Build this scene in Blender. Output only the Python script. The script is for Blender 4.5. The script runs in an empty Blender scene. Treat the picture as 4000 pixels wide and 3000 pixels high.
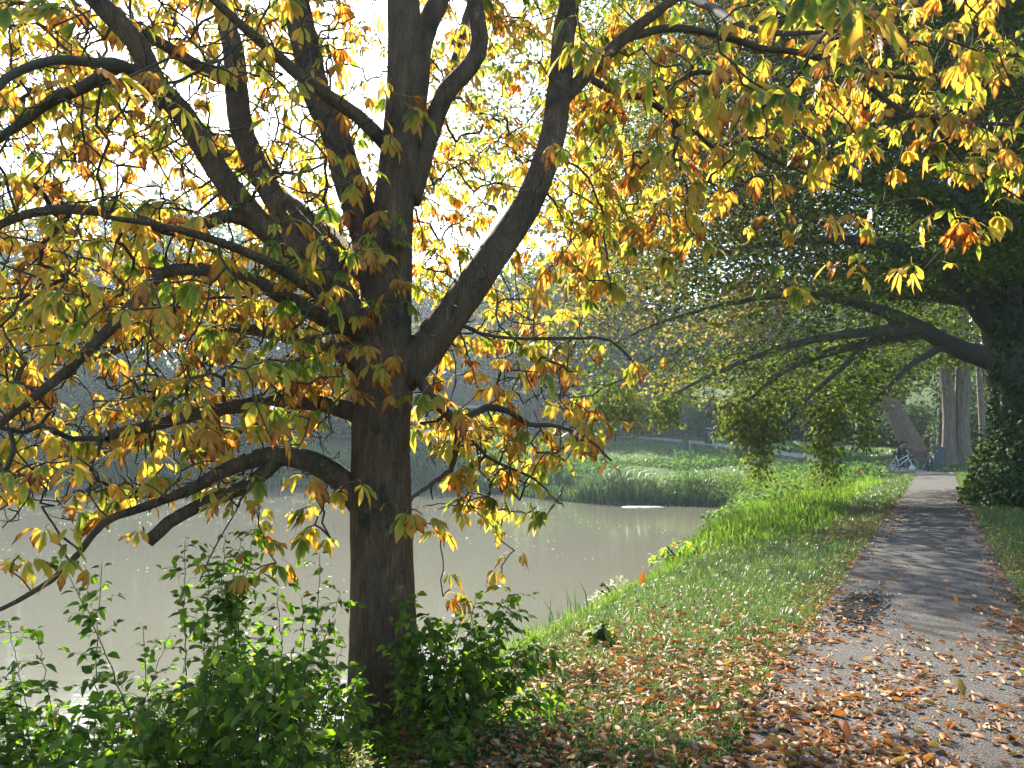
import bpy, math, random
import numpy as np
from mathutils import Vector, Matrix
rng = np.random.default_rng(7)
random.seed(7)
SC = bpy.context.scene
COL = SC.collection
R = math.radians

# ---------------------------------------------------------------- camera, sky, sun, exposure
F, CX, HY, EYE = 3000.0, 2000.0, 1720.0, 1.6          # focal length and horizon in photo pixels, eye height
cam_d = bpy.data.cameras.new('camera'); cam = bpy.data.objects.new('camera', cam_d); COL.objects.link(cam)
cam.location = (0, 0, EYE); cam.rotation_euler = (R(90), 0, 0)
cam_d.sensor_width = 36; cam_d.lens = 27; cam_d.shift_y = 0.055
cam_d.clip_start = 0.05; cam_d.clip_end = 2000
SC.camera = cam

SUN_EL, SUN_AZ = 33.0, -20.0                            # azimuth from +Y towards +X
world = bpy.data.worlds.new('World'); SC.world = world; world.use_nodes = True
wn = world.node_tree
sky = wn.nodes.new('ShaderNodeTexSky'); sky.sky_type = 'NISHITA'; sky.sun_disc = False
sky.sun_elevation = R(SUN_EL); sky.sun_rotation = R(SUN_AZ)
sky.air_density = 1.0; sky.dust_density = .8; sky.ozone_density = 1.0
wn.links.new(sky.outputs[0], wn.nodes['Background'].inputs[0])
wn.nodes['Background'].inputs[1].default_value = 0.105
sun_d = bpy.data.lights.new('sun', 'SUN'); sun = bpy.data.objects.new('sun', sun_d); COL.objects.link(sun)
sun_d.energy = 5.0; sun_d.angle = R(0.5); sun_d.color = (1.0, 0.93, 0.80)
sdir = Vector((math.sin(R(SUN_AZ)) * math.cos(R(SUN_EL)), math.cos(R(SUN_AZ)) * math.cos(R(SUN_EL)), math.sin(R(SUN_EL))))
sun.rotation_euler = sdir.to_track_quat('Z', 'Y').to_euler()
sun.location = sdir * 60
vs = SC.view_settings
vs.view_transform = 'Standard'; vs.look = 'None'; vs.gamma = 1; vs.exposure = 2.25
try: vs.use_curve_mapping = False
except Exception: pass
cy = SC.cycles
cy.max_bounces = 8; cy.diffuse_bounces = 3; cy.glossy_bounces = 3; cy.transmission_bounces = 5
cy.volume_bounces = 1; cy.transparent_max_bounces = 8; cy.sample_clamp_indirect = 4.0
cy.caustics_reflective = False; cy.caustics_refractive = False
cy.use_denoising = True

# ---------------------------------------------------------------- helpers
def P(px, py, d):
    "world point at photo pixel (px,py) and distance d in front of the camera"
    return np.array(((px - CX) / F * d, d, EYE + (HY - py) / F * d))

def proj(p):
    p = np.asarray(p); d = np.maximum(p[..., 1], 1e-3)
    return CX + F * p[..., 0] / d, HY - F * (p[..., 2] - EYE) / d

def smooth(x, a, b):
    t = np.clip((x - a) / (b - a), 0, 1); return t * t * (3 - 2 * t)

def tag(o, label=None, cat=None, group=None, kind=None):
    for k, v in (('label', label), ('category', cat), ('group', group), ('kind', kind)):
        if v: o[k] = v
    return o

def link(name, me, mat=None, parent=None, loc=None):
    o = bpy.data.objects.new(name, me); COL.objects.link(o)
    if mat is not None and me is not None and not me.materials: me.materials.append(mat)
    if parent is not None: o.parent = parent
    if loc is not None: o.location = loc
    return o

def empty(name, loc, rz=0.0, label=None, cat=None, group=None):
    o = bpy.data.objects.new(name, None); COL.objects.link(o)
    o.location = [float(c) for c in loc]; o.rotation_euler = (0, 0, rz); o.empty_display_size = .2
    return tag(o, label, cat, group)

def npmesh(name, V, faces, smooth_=True, rnd=None, uv=None, extra=None):
    "faces: list of int arrays (n,3) / (n,4)"
    me = bpy.data.meshes.new(name)
    V = np.ascontiguousarray(V, dtype=np.float32)
    if not isinstance(faces, (list, tuple)): faces = [faces]
    faces = [np.asarray(f, dtype=np.int32) for f in faces if len(f)]
    loops = np.concatenate([f.ravel() for f in faces])
    tot = np.concatenate([np.full(len(f), f.shape[1], np.int32) for f in faces])
    start = np.concatenate(([0], np.cumsum(tot)[:-1])).astype(np.int32)
    me.vertices.add(len(V)); me.vertices.foreach_set('co', V.ravel())
    me.loops.add(len(loops)); me.loops.foreach_set('vertex_index', loops)
    me.polygons.add(len(tot)); me.polygons.foreach_set('loop_start', start); me.polygons.foreach_set('loop_total', tot)
    me.polygons.foreach_set('use_smooth', np.full(len(tot), smooth_, dtype=bool))
    if rnd is not None:
        a = me.attributes.new('rnd', 'FLOAT', 'POINT'); a.data.foreach_set('value', np.ascontiguousarray(rnd, np.float32))
    for k, v in (extra or {}).items():
        a = me.attributes.new(k, 'FLOAT', 'POINT'); a.data.foreach_set('value', np.ascontiguousarray(v, np.float32))
    if uv is not None:
        l = me.uv_layers.new(name='UVMap'); l.data.foreach_set('uv', np.ascontiguousarray(uv[loops], np.float32).ravel())
    me.update(calc_edges=True); me.validate(clean_customdata=False)
    return me

def merge(parts):
    "parts: list of (V, quads or tris) -> V, [faces]"
    Vs, Q, T, n = [], [], [], 0
    for V, fs in parts:
        for f in (fs if isinstance(fs, list) else [fs]):
            f = np.asarray(f)
            if not len(f): continue
            (Q if f.shape[1] == 4 else T).append(f + n)
        Vs.append(V); n += len(V)
    out = []
    if Q: out.append(np.concatenate(Q))
    if T: out.append(np.concatenate(T))
    return np.concatenate(Vs), out

def unit(v): return v / np.maximum(np.linalg.norm(v, axis=-1, keepdims=True), 1e-9)

def resample(pts, step):
    "Catmull-Rom through pts (n,k) -> about `step` spacing (distance measured on the first three columns)"
    pts = np.asarray(pts, float); out = []
    ext = np.vstack([2 * pts[0] - pts[1], pts, 2 * pts[-1] - pts[-2]])
    for i in range(len(pts) - 1):
        a, b, c, d = ext[i:i + 4]
        n = max(1, int(np.linalg.norm((c - b)[:3]) / step))
        t = np.linspace(0, 1, n, endpoint=False)[:, None]
        out.append(.5 * (2 * b + (c - a) * t + (2 * a - 5 * b + 4 * c - d) * t ** 2 + (3 * b - a - 3 * c + d) * t ** 3))
    out.append(pts[-1:]); return np.concatenate(out)

def tube(pts, rad, seg=8, lump=0.0, cap=True, flare=None):
    pts = np.asarray(pts, float); n = len(pts); rad = np.broadcast_to(np.asarray(rad, float), (n,))
    tan = unit(np.gradient(pts, axis=0))
    ref = np.array([0, 0, 1.]) if abs(tan[0][2]) < .9 else np.array([1., 0, 0])
    A = np.zeros((n, 3)); a = unit(np.cross(tan[0], ref))
    for i in range(n):
        a = a - tan[i] * a.dot(tan[i]); a = a / (np.linalg.norm(a) + 1e-9); A[i] = a
    B = np.cross(tan, A)
    th = np.linspace(0, 2 * np.pi, seg, endpoint=False)
    rr = np.repeat(rad[:, None], seg, 1)
    if lump:
        ph = rng.uniform(0, 6.28, 6); k = np.arange(n)[:, None]
        rr = rr * (1 + lump * (np.sin(2 * th + ph[0] + k * .21) * .5 + np.sin(3 * th + ph[1] - k * .13) * .35 + np.sin(5 * th + ph[2] + k * .09) * .25 + rng.normal(0, .22, (n, seg))))
    V = pts[:, None] + rr[..., None] * (np.cos(th)[None, :, None] * A[:, None] + np.sin(th)[None, :, None] * B[:, None])
    i = np.arange(n - 1)[:, None] * seg; j = np.arange(seg)[None]; j2 = (j + 1) % seg
    Q = np.stack([i + j, i + j2, i + seg + j2, i + seg + j], -1).reshape(-1, 4)
    V = V.reshape(-1, 3)
    if cap:
        V = np.vstack([V, pts[:1], pts[-1:]])
        a, b = len(V) - 2, len(V) - 1; k = np.arange(seg); k2 = (k + 1) % seg; e = (n - 1) * seg
        T = np.concatenate([np.stack([np.full(seg, a), k2, k], -1), np.stack([np.full(seg, b), e + k, e + k2], -1)])
        return V, [Q, T]
    return V, [Q]

def tmesh(name, parts, smooth_=True):
    V, f = merge(parts); return npmesh(name, V, f, smooth_)

def box(x0, x1, y0, y1, z0, z1):
    V = np.array([(x, y, z) for z in (z0, z1) for y in (y0, y1) for x in (x0, x1)], float)
    return V, [np.array([(0, 2, 3, 1), (4, 5, 7, 6), (0, 1, 5, 4), (2, 6, 7, 3), (0, 4, 6, 2), (1, 3, 7, 5)])]

# leaf templates: columns u (across, -0.5..0.5), v (along, 0..1), h (out of plane)
DIAMOND = (np.array([(0, 0, 0), (.5, .45, .10), (0, 1, -.05), (-.5, .45, .10)]), np.array([(0, 1, 2), (0, 2, 3)]))
OVATE = (np.array([(0, 0, 0), (.42, .24, .09), (0, .3, .02), (-.42, .24, .09), (.44, .58, .06), (0, .64, 0), (-.44, .58, .06), (0, 1, -.12)]),
         np.array([(0, 1, 2), (0, 2, 3), (1, 4, 5), (1, 5, 2), (2, 5, 6), (2, 6, 3), (4, 7, 5), (5, 7, 6)]))
LEAFLET = (np.array([(0, 0, 0), (.26, .3, .05), (0, .33, .0), (-.26, .3, .05), (.5, .68, .05), (0, .7, -.01), (-.5, .68, .05), (0, 1, -.06)]), OVATE[1])
CURLED = (np.array([(0, 0, .04), (.30, .3, .30), (.05, .33, .03), (-.38, .26, .16), (.26, .66, .36), (-.06, .68, .05), (-.44, .62, .2), (.12, 1, .24)]), OVATE[1])

def leaf_verts(T, pos, ax, nr, L, W, droop=None):
    side = unit(np.cross(ax, nr)); nr = np.cross(side, ax)
    u, v, h = T[0].T
    V = pos[:, None] + (L[:, None] * v)[..., None] * ax[:, None] + (W[:, None] * u)[..., None] * side[:, None] + (L[:, None] * h)[..., None] * nr[:, None]
    if droop is not None: V[..., 2] -= (droop * L)[:, None] * v ** 2
    N, k = len(pos), len(T[0])
    Fc = (T[1][None] + (np.arange(N) * k)[:, None, None]).reshape(-1, 3)
    uv = np.tile(np.stack([u + .5, v], -1), (N, 1))
    return V.reshape(-1, 3), Fc, uv

def leaves(name, T, pos, ax, nr, L, W, rnd, droop=None):
    V, Fc, uv = leaf_verts(T, pos, ax, nr, L, W, droop)
    return npmesh(name, V, [Fc], True, np.repeat(rnd, len(T[0])), uv)

def blades(name, base, h, w, lean, rnd, curve=1.0):
    "grass blades: lean (N,3) horizontal offset of the tip in units of h"
    N = len(base); az = rng.uniform(0, 6.283, N); s = np.stack([np.cos(az), np.sin(az), np.zeros(N)], -1) * (w[:, None] * .5)
    up = np.zeros((N, 3)); up[:, 2] = 1
    m1 = base + h[:, None] * (up * .62 + lean * .36 * curve)
    tip = base + h[:, None] * (up * (1.0 - .35 * np.clip(np.linalg.norm(lean, axis=1), 0, 1.4))[:, None] + lean)
    V = np.stack([base - s, base + s, m1 - s * .8, m1 + s * .8, tip], 1).reshape(-1, 3)
    k = (np.arange(N) * 5)[:, None]
    Q = k + np.array([0, 1, 3, 2]); T = k + np.array([2, 3, 4])
    uv = np.tile(np.array([(0, 0), (1, 0), (0, .6), (1, .6), (.5, 1)], float), (N, 1))
    return npmesh(name, V, [Q, T], True, np.repeat(rnd, 5), uv)

# ---------------------------------------------------------------- materials
class NT:
    def __init__(s, name):
        s.m = bpy.data.materials.new(name); s.m.use_nodes = True; s.t = s.m.node_tree
        s.t.nodes.clear(); s.out = s.t.nodes.new('ShaderNodeOutputMaterial')
    def n(s, kind, **kw):
        x = s.t.nodes.new('ShaderNode' + kind)
        for k, v in kw.items(): setattr(x, k, v)
        return x
    def set(s, node, key, v):
        if hasattr(v, 'node') or isinstance(v, bpy.types.NodeSocket): s.t.links.new(v, node.inputs[key])
        else: node.inputs[key].default_value = v
    def math(s, op, a, b=None, clamp=False):
        x = s.n('Math', operation=op, use_clamp=clamp); s.set(x, 0, a)
        if b is not None: s.set(x, 1, b)
        return x.outputs[0]
    def ramp(s, fac, stops, interp='LINEAR'):
        x = s.n('ValToRGB'); e = x.color_ramp.elements; x.color_ramp.interpolation = interp
        while len(e) < len(stops): e.new(.5)
        for el, (p, c) in zip(e, stops): el.position = p; el.color = (*c, 1) if len(c) == 3 else c
        s.set(x, 0, fac); return x.outputs[0]
    def noise(s, scale, detail=4, rough=.6, vec=None, dist=0):
        x = s.n('TexNoise'); s.set(x, 'Scale', scale); s.set(x, 'Detail', detail); s.set(x, 'Roughness', rough); s.set(x, 'Distortion', dist)
        if vec is not None: s.set(x, 'Vector', vec)
        return x.outputs['Fac']
    def coord(s, scale=(1, 1, 1), kind='Object'):
        c = s.n('TexCoord'); m = s.n('Mapping'); s.set(m, 'Vector', c.outputs[kind]); m.inputs['Scale'].default_value = scale; return m.outputs[0]
    def mix(s, f, a, b, mode='MIX'):
        x = s.n('Mix', data_type='RGBA', blend_type=mode); s.set(x, 0, f)
        for k, v in ((6, a), (7, b)): s.set(x, k, (*v, 1) if isinstance(v, tuple) and len(v) == 3 else v)
        return x.outputs[2]
    def attr(s, name):
        x = s.n('Attribute'); x.attribute_name = name; return x.outputs['Fac']
    def bump(s, h, strength=.3, dist=.02):
        b = s.n('Bump'); s.set(b, 'Height', h); s.set(b, 'Strength', strength); s.set(b, 'Distance', dist); return b.outputs[0]
    def bsdf(s, color, rough=.7, normal=None, metal=0.0, spec=.4):
        b = s.n('BsdfPrincipled'); s.set(b, 'Base Color', (*color, 1) if isinstance(color, tuple) and len(color) == 3 else color)
        s.set(b, 'Roughness', rough); s.set(b, 'Metallic', metal); s.set(b, 'Specular IOR Level', spec)
        if normal is not None: s.set(b, 'Normal', normal)
        return b.outputs[0]
    def done(s, sh):
        s.t.links.new(sh, s.out.inputs['Surface']); return s.m

def leaf_mat(name, stops, edge=.0, veins=.0, transl=.5, tcol=(1.0, 1.0, .75), rough=.45, spot=.25, nscale=25, tgain=1.0, spec=.4):
    s = NT(name); r = s.attr('rnd'); c = s.n('TexCoord'); sep = s.n('SeparateXYZ'); s.set(sep, 0, c.outputs['UV'])
    u = s.math('ABSOLUTE', s.math('SUBTRACT', sep.outputs[0], .5)); v = sep.outputs[1]
    f = s.math('ADD', r, s.math('MULTIPLY', s.math('SUBTRACT', s.noise(nscale, 3, .6), .5), spot * 2))
    if edge:
        e = s.math('MULTIPLY', s.math('POWER', s.math('MULTIPLY', u, 2.0), 2.5), .75)
        e = s.math('ADD', e, s.math('MULTIPLY', s.math('POWER', v, 5), .8))
        f = s.math('ADD', f, s.math('MULTIPLY', e, edge))
    col = s.ramp(s.math('MINIMUM', f, 1.0), stops)
    nrm = None
    if veins:
        w = s.math('SINE', s.math('MULTIPLY', s.math('SUBTRACT', v, s.math('MULTIPLY', u, .55)), 75))
        mid = s.math('LESS_THAN', u, .03)
        wv = s.math('MAXIMUM', s.math('MULTIPLY', s.math('ADD', w, 1), .5), mid)
        col = s.mix(s.math('MULTIPLY', wv, veins), col, s.mix(1.0, col, (.5, .62, .4), 'MULTIPLY'))
        nrm = s.bump(w, .25, .004)
    a = s.bsdf(col, rough, nrm, spec=spec)
    t = s.n('BsdfTranslucent'); tc = s.mix(1.0, col, tuple(x * tgain for x in tcol), 'MULTIPLY'); s.set(t, 'Color', tc)
    mx = s.n('MixShader'); s.set(mx, 0, transl); s.t.links.new(a, mx.inputs[1]); s.t.links.new(t.outputs[0], mx.inputs[2])
    return s.done(mx.outputs[0])

def bark_mat(name, c0, c1, vscale=(9, 9, 1.6), moss=.25, mosscol=(.07, .085, .05), bump=.5, crack=26):
    s = NT(name); v = s.coord(vscale); n1 = s.noise(3.2, 8, .68, v, .6); n2 = s.noise(crack, 6, .7, s.coord((1, 1, .14)), .9)
    col = s.ramp(s.math('ADD', s.math('MULTIPLY', n1, .5), s.math('MULTIPLY', n2, .5)), [(.3, c0), (.5, tuple((a + b) / 2 for a, b in zip(c0, c1))), (.72, c1)])
    mo = s.noise(2.6, 7, .72, s.coord((1, 1, 1)))
    col = s.mix(s.math('MULTIPLY', s.ramp(mo, [(.52, (0, 0, 0)), (.62, (1, 1, 1))]), moss), col, mosscol)
    h = s.math('ADD', n2, s.math('MULTIPLY', n1, .6))
    return s.done(s.bsdf(col, .9, s.bump(h, bump, .03), spec=.2))

def plain(name, col, rough=.6, metal=0.0, var=.15, nscale=12, bump=.1):
    s = NT(name); n = s.noise(nscale, 5, .65, s.coord())
    c = s.ramp(n, [(.3, tuple(x * (1 - var) for x in col)), (.7, tuple(min(1, x * (1 + var)) for x in col))])
    return s.done(s.bsdf(c, rough, s.bump(n, bump, .01), metal))

M = {}
CH = [(.0, (.06, .11, .014)), (.22, (.13, .19, .025)), (.38, (.30, .30, .045)), (.54, (.46, .30, .055)), (.68, (.45, .21, .04)), (.84, (.20, .065, .016)), (1.0, (.075, .025, .010))]
M['chestnut_leaf'] = leaf_mat('chestnut_leaf', CH, edge=.52, veins=.35, transl=.58, tcol=(1.3, 1.2, .75), spot=.2, nscale=9, tgain=1.25, spec=.25)
M['litter'] = leaf_mat('dry_leaf', [(0, (.42, .32, .22)), (.28, (.33, .19, .10)), (.5, (.31, .095, .03)), (.7, (.44, .16, .025)), (.86, (.14, .05, .025)), (1, (.42, .29, .06))], edge=.1, veins=.3, transl=.25, spot=.2, nscale=14, rough=.6)
M['hornbeam_leaf'] = leaf_mat('hornbeam_leaf', [(0, (.022, .034, .007)), (.45, (.052, .075, .013)), (.62, (.105, .125, .022)), (.75, (.17, .125, .05)), (1, (.22, .135, .08))], transl=.48, tcol=(1.3, 1.5, .5), spot=.1, nscale=1.2, rough=.6, spec=.12, tgain=1.25)
M['dogwood_leaf'] = leaf_mat('dogwood_leaf', [(0, (.03, .05, .009)), (.5, (.075, .12, .016)), (.85, (.17, .22, .03)), (.96, (.19, .23, .035)), (1, (.30, .07, .02))], veins=.25, transl=.55, tcol=(1.5, 1.9, .45), spot=.1, nscale=14, rough=.5, tgain=1.7, spec=.2)
M['ivy_leaf'] = leaf_mat('ivy_leaf', [(0, (.012, .028, .010)), (.6, (.025, .055, .014)), (.85, (.07, .11, .015)), (1, (.14, .15, .02))], transl=.35, tcol=(1.2, 1.4, .5), spot=.1, nscale=2, rough=.65, spec=.15)
M['bank_leaf'] = leaf_mat('bank_leaf', [(0, (.035, .075, .022)), (.5, (.06, .115, .03)), (.85, (.11, .16, .045)), (1, (.17, .17, .06))], transl=.45, tcol=(1.2, 1.4, .6), spot=.12, nscale=.8, rough=.65, spec=.15)
M['pale_leaf'] = leaf_mat('pale_flower_leaf', [(0, (.06, .10, .04)), (.4, (.16, .2, .1)), (.7, (.5, .5, .42)), (1, (.45, .33, .12))], transl=.4, spot=.05, nscale=6)
M['wood_leaf'] = leaf_mat('woodland_leaf', [(0, (.025, .045, .016)), (.5, (.05, .075, .025)), (.8, (.09, .105, .035)), (1, (.16, .13, .04))], transl=.4, tcol=(1.2, 1.3, .6), spot=.15, nscale=.25, rough=.7, spec=.1)
M['grass'] = leaf_mat('grass', [(0, (.045, .078, .024)), (.5, (.075, .12, .036)), (.8, (.13, .17, .055)), (1, (.32, .29, .15))], transl=.45, tcol=(1.25, 1.35, .6), spot=.15, nscale=1.2, rough=.4, spec=.5)
M['reed'] = leaf_mat('reed', [(0, (.06, .10, .022)), (.55, (.11, .165, .03)), (.85, (.17, .22, .055)), (1, (.34, .29, .17))], transl=.55, tcol=(1.2, 1.45, .45), spot=.12, nscale=.7)
M['rush'] = leaf_mat('rush', [(0, (.03, .065, .025)), (.55, (.05, .095, .04)), (.85, (.10, .14, .06)), (1, (.25, .2, .13))], transl=.4, tcol=(1.2, 1.4, .6), spot=.12, nscale=.7)
def chestnut_bark():
    b = NT('chestnut_bark'); v = b.coord((1, 1, .11)); n1 = b.noise(46, 5, .62, v, 1.1); n2 = b.noise(16, 6, .7, b.coord((1, 1, .3)), .5); n3 = b.noise(3.1, 6, .7, b.coord())
    ridge = b.math('ABSOLUTE', b.math('SUBTRACT', n1, .5)); line = b.ramp(ridge, [(.0, (1, 1, 1)), (.045, (0, 0, 0))])
    base = b.ramp(n2, [(.3, (.035, .022, .013)), (.55, (.12, .076, .046)), (.75, (.21, .14, .085))])
    col = b.mix(b.math('MULTIPLY', line, .75), base, (.27, .20, .14))
    col = b.mix(b.ramp(n3, [(.54, (0, 0, 0)), (.62, (.75, .75, .75))]), col, (.035, .038, .026))
    col = b.mix(b.ramp(b.noise(9, 5, .7, b.coord()), [(.66, (0, 0, 0)), (.7, (.6, .6, .6))]), col, (.12, .125, .09))
    h = b.math('ADD', b.math('MULTIPLY', line, -.6), b.math('ADD', n1, b.math('MULTIPLY', n2, .9)))
    return b.done(b.bsdf(col, .92, b.bump(h, 1.0, .03), spec=.15))
M['bark'] = chestnut_bark()
M['twig'] = bark_mat('twig_bark', (.022, .018, .013), (.075, .058, .04), (20, 20, 8), .4, (.06, .075, .035), .3)
M['hbark'] = bark_mat('hornbeam_bark', (.03, .026, .022), (.11, .095, .08), moss=.3)
M['cbark'] = bark_mat('ribbed_bark', (.03, .022, .018), (.30, .24, .20), (7, 7, .35), .1, bump=.9, crack=14)
M['fbark'] = bark_mat('far_bark', (.05, .045, .04), (.15, .13, .11), (3, 3, .6), .1)
M['stem'] = plain('shrub_stem', (.06, .05, .028), .7)

# ---------------------------------------------------------------- terrain
SL = 0.555
def s_of(X, Y): return (X - SL * Y) / 1.1437            # signed distance from the path axis through the camera
POND = np.array([(-30, -45), (-14, -16), (-9.5, -8), (-6.2, -2), (-3.9, 2), (-2.3, 5), (-0.05, 9), (1.75, 12.4), (3.2, 16), (4.6, 20), (6.3, 24.5), (8.0, 28.5), (9.3, 31.5), (9.2, 33.3), (7.4, 34.4), (4.4, 35), (1.8, 37.5),
                 (0, 41), (-3, 44.5), (-6.3, 47), (-15, 49.5), (-31, 49), (-60, 46), (-100, 30), (-120, -40)], float)
def pond_dist(X, Y):
    p = np.stack([np.ravel(X), np.ravel(Y)], -1).astype(float); best = np.full(len(p), 1e9); ins = np.zeros(len(p), bool)
    for a, b in zip(POND, np.roll(POND, -1, 0)):
        ab = b - a; t = np.clip(((p - a) @ ab) / (ab @ ab), 0, 1); q = a + t[:, None] * ab
        best = np.minimum(best, np.hypot(*(p - q).T))
        c = ((a[1] > p[:, 1]) != (b[1] > p[:, 1])); xi = a[0] + (p[:, 1] - a[1]) / (b[1] - a[1] + 1e-12) * ab[0]
        ins ^= c & (p[:, 0] < xi)
    return np.where(ins, -best, best).reshape(np.shape(X))
WATER = -1.3
def wob(X, Y, f, ph=0): return np.sin(X * f + ph + 1.7 * np.sin(Y * f * .7 + ph)) * np.cos(Y * f * 1.13 - ph + 1.3 * np.sin(X * f * .6))
FARPATH = np.array([(20.2, 36.2), (19.5, 40), (18, 45), (15.8, 52), (13.5, 58), (8.7, 65), (1, 69), (-8, 71.5), (-20, 74), (-45, 76)], float)
def line_dist(X, Y, L):
    p = np.stack([np.ravel(X), np.ravel(Y)], -1).astype(float); best = np.full(len(p), 1e9)
    for a, b in zip(L[:-1], L[1:]):
        ab = b - a; t = np.clip(((p - a) @ ab) / (ab @ ab), 0, 1); best = np.minimum(best, np.hypot(*(p - a - t[:, None] * ab).T))
    return best.reshape(np.shape(X))
def terr0(X, Y):
    X = np.asarray(X, float); Y = np.asarray(Y, float)
    d = pond_dist(X, Y); s = s_of(X, Y)
    B = .072 * np.maximum(0, Y - 38) + .16 * np.maximum(0, Y - 70 + .15 * X) * smooth(Y, 62, 78)
    B = np.minimum(B, 16 + .02 * Y)
    B = B + .05 * np.maximum(0, s - 2.2) * smooth(Y, 60, 20)
    ls = .9 + 1.7 * smooth(Y, 13, 28)
    z = WATER + (B - WATER) * (1 - np.exp(-np.maximum(d, 0) / ls))
    z = np.where(d < 0, WATER - np.minimum(1.0, .45 * -d), z)
    amp = smooth(np.abs(s + .15), 1.0, 2.2) * smooth(line_dist(X, Y, FARPATH), 1, 2.5)
    z = z + amp * (.035 * wob(X, Y, 1.9) + .02 * wob(X, Y, 4.7, 2)) + amp * smooth(Y, 25, 45) * .12 * wob(X, Y, .55, 1)
    return z
def axis(segs):
    out = []
    for a, b, st in segs: out.append(np.arange(a, b, st))
    return np.unique(np.concatenate(out + [[segs[-1][1]]]))
GX = axis([(-420, -120, 20), (-120, -40, 3), (-40, -8, .7), (-8, 27, .17), (27, 50, .9), (50, 120, 5), (120, 420, 20)])
GY = axis([(-120, -10, 8), (-10, 1, .5), (1, 36, .17), (36, 80, .5), (80, 120, 2), (120, 460, 20)])
GZ = terr0(*np.meshgrid(GX, GY, indexing='ij'))
def terr(X, Y):
    X = np.clip(np.asarray(X, float), GX[0], GX[-1] - 1e-6); Y = np.clip(np.asarray(Y, float), GY[0], GY[-1] - 1e-6)
    i = np.clip(np.searchsorted(GX, X, 'right') - 1, 0, len(GX) - 2); j = np.clip(np.searchsorted(GY, Y, 'right') - 1, 0, len(GY) - 2)
    a = (X - GX[i]) / (GX[i + 1] - GX[i]); b = (Y - GY[j]) / (GY[j + 1] - GY[j])
    return GZ[i, j] * (1 - a) * (1 - b) + GZ[i + 1, j] * a * (1 - b) + GZ[i, j + 1] * (1 - a) * b + GZ[i + 1, j + 1] * a * b
def T1(x, y): return float(terr(np.array([x]), np.array([y]))[0])

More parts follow.
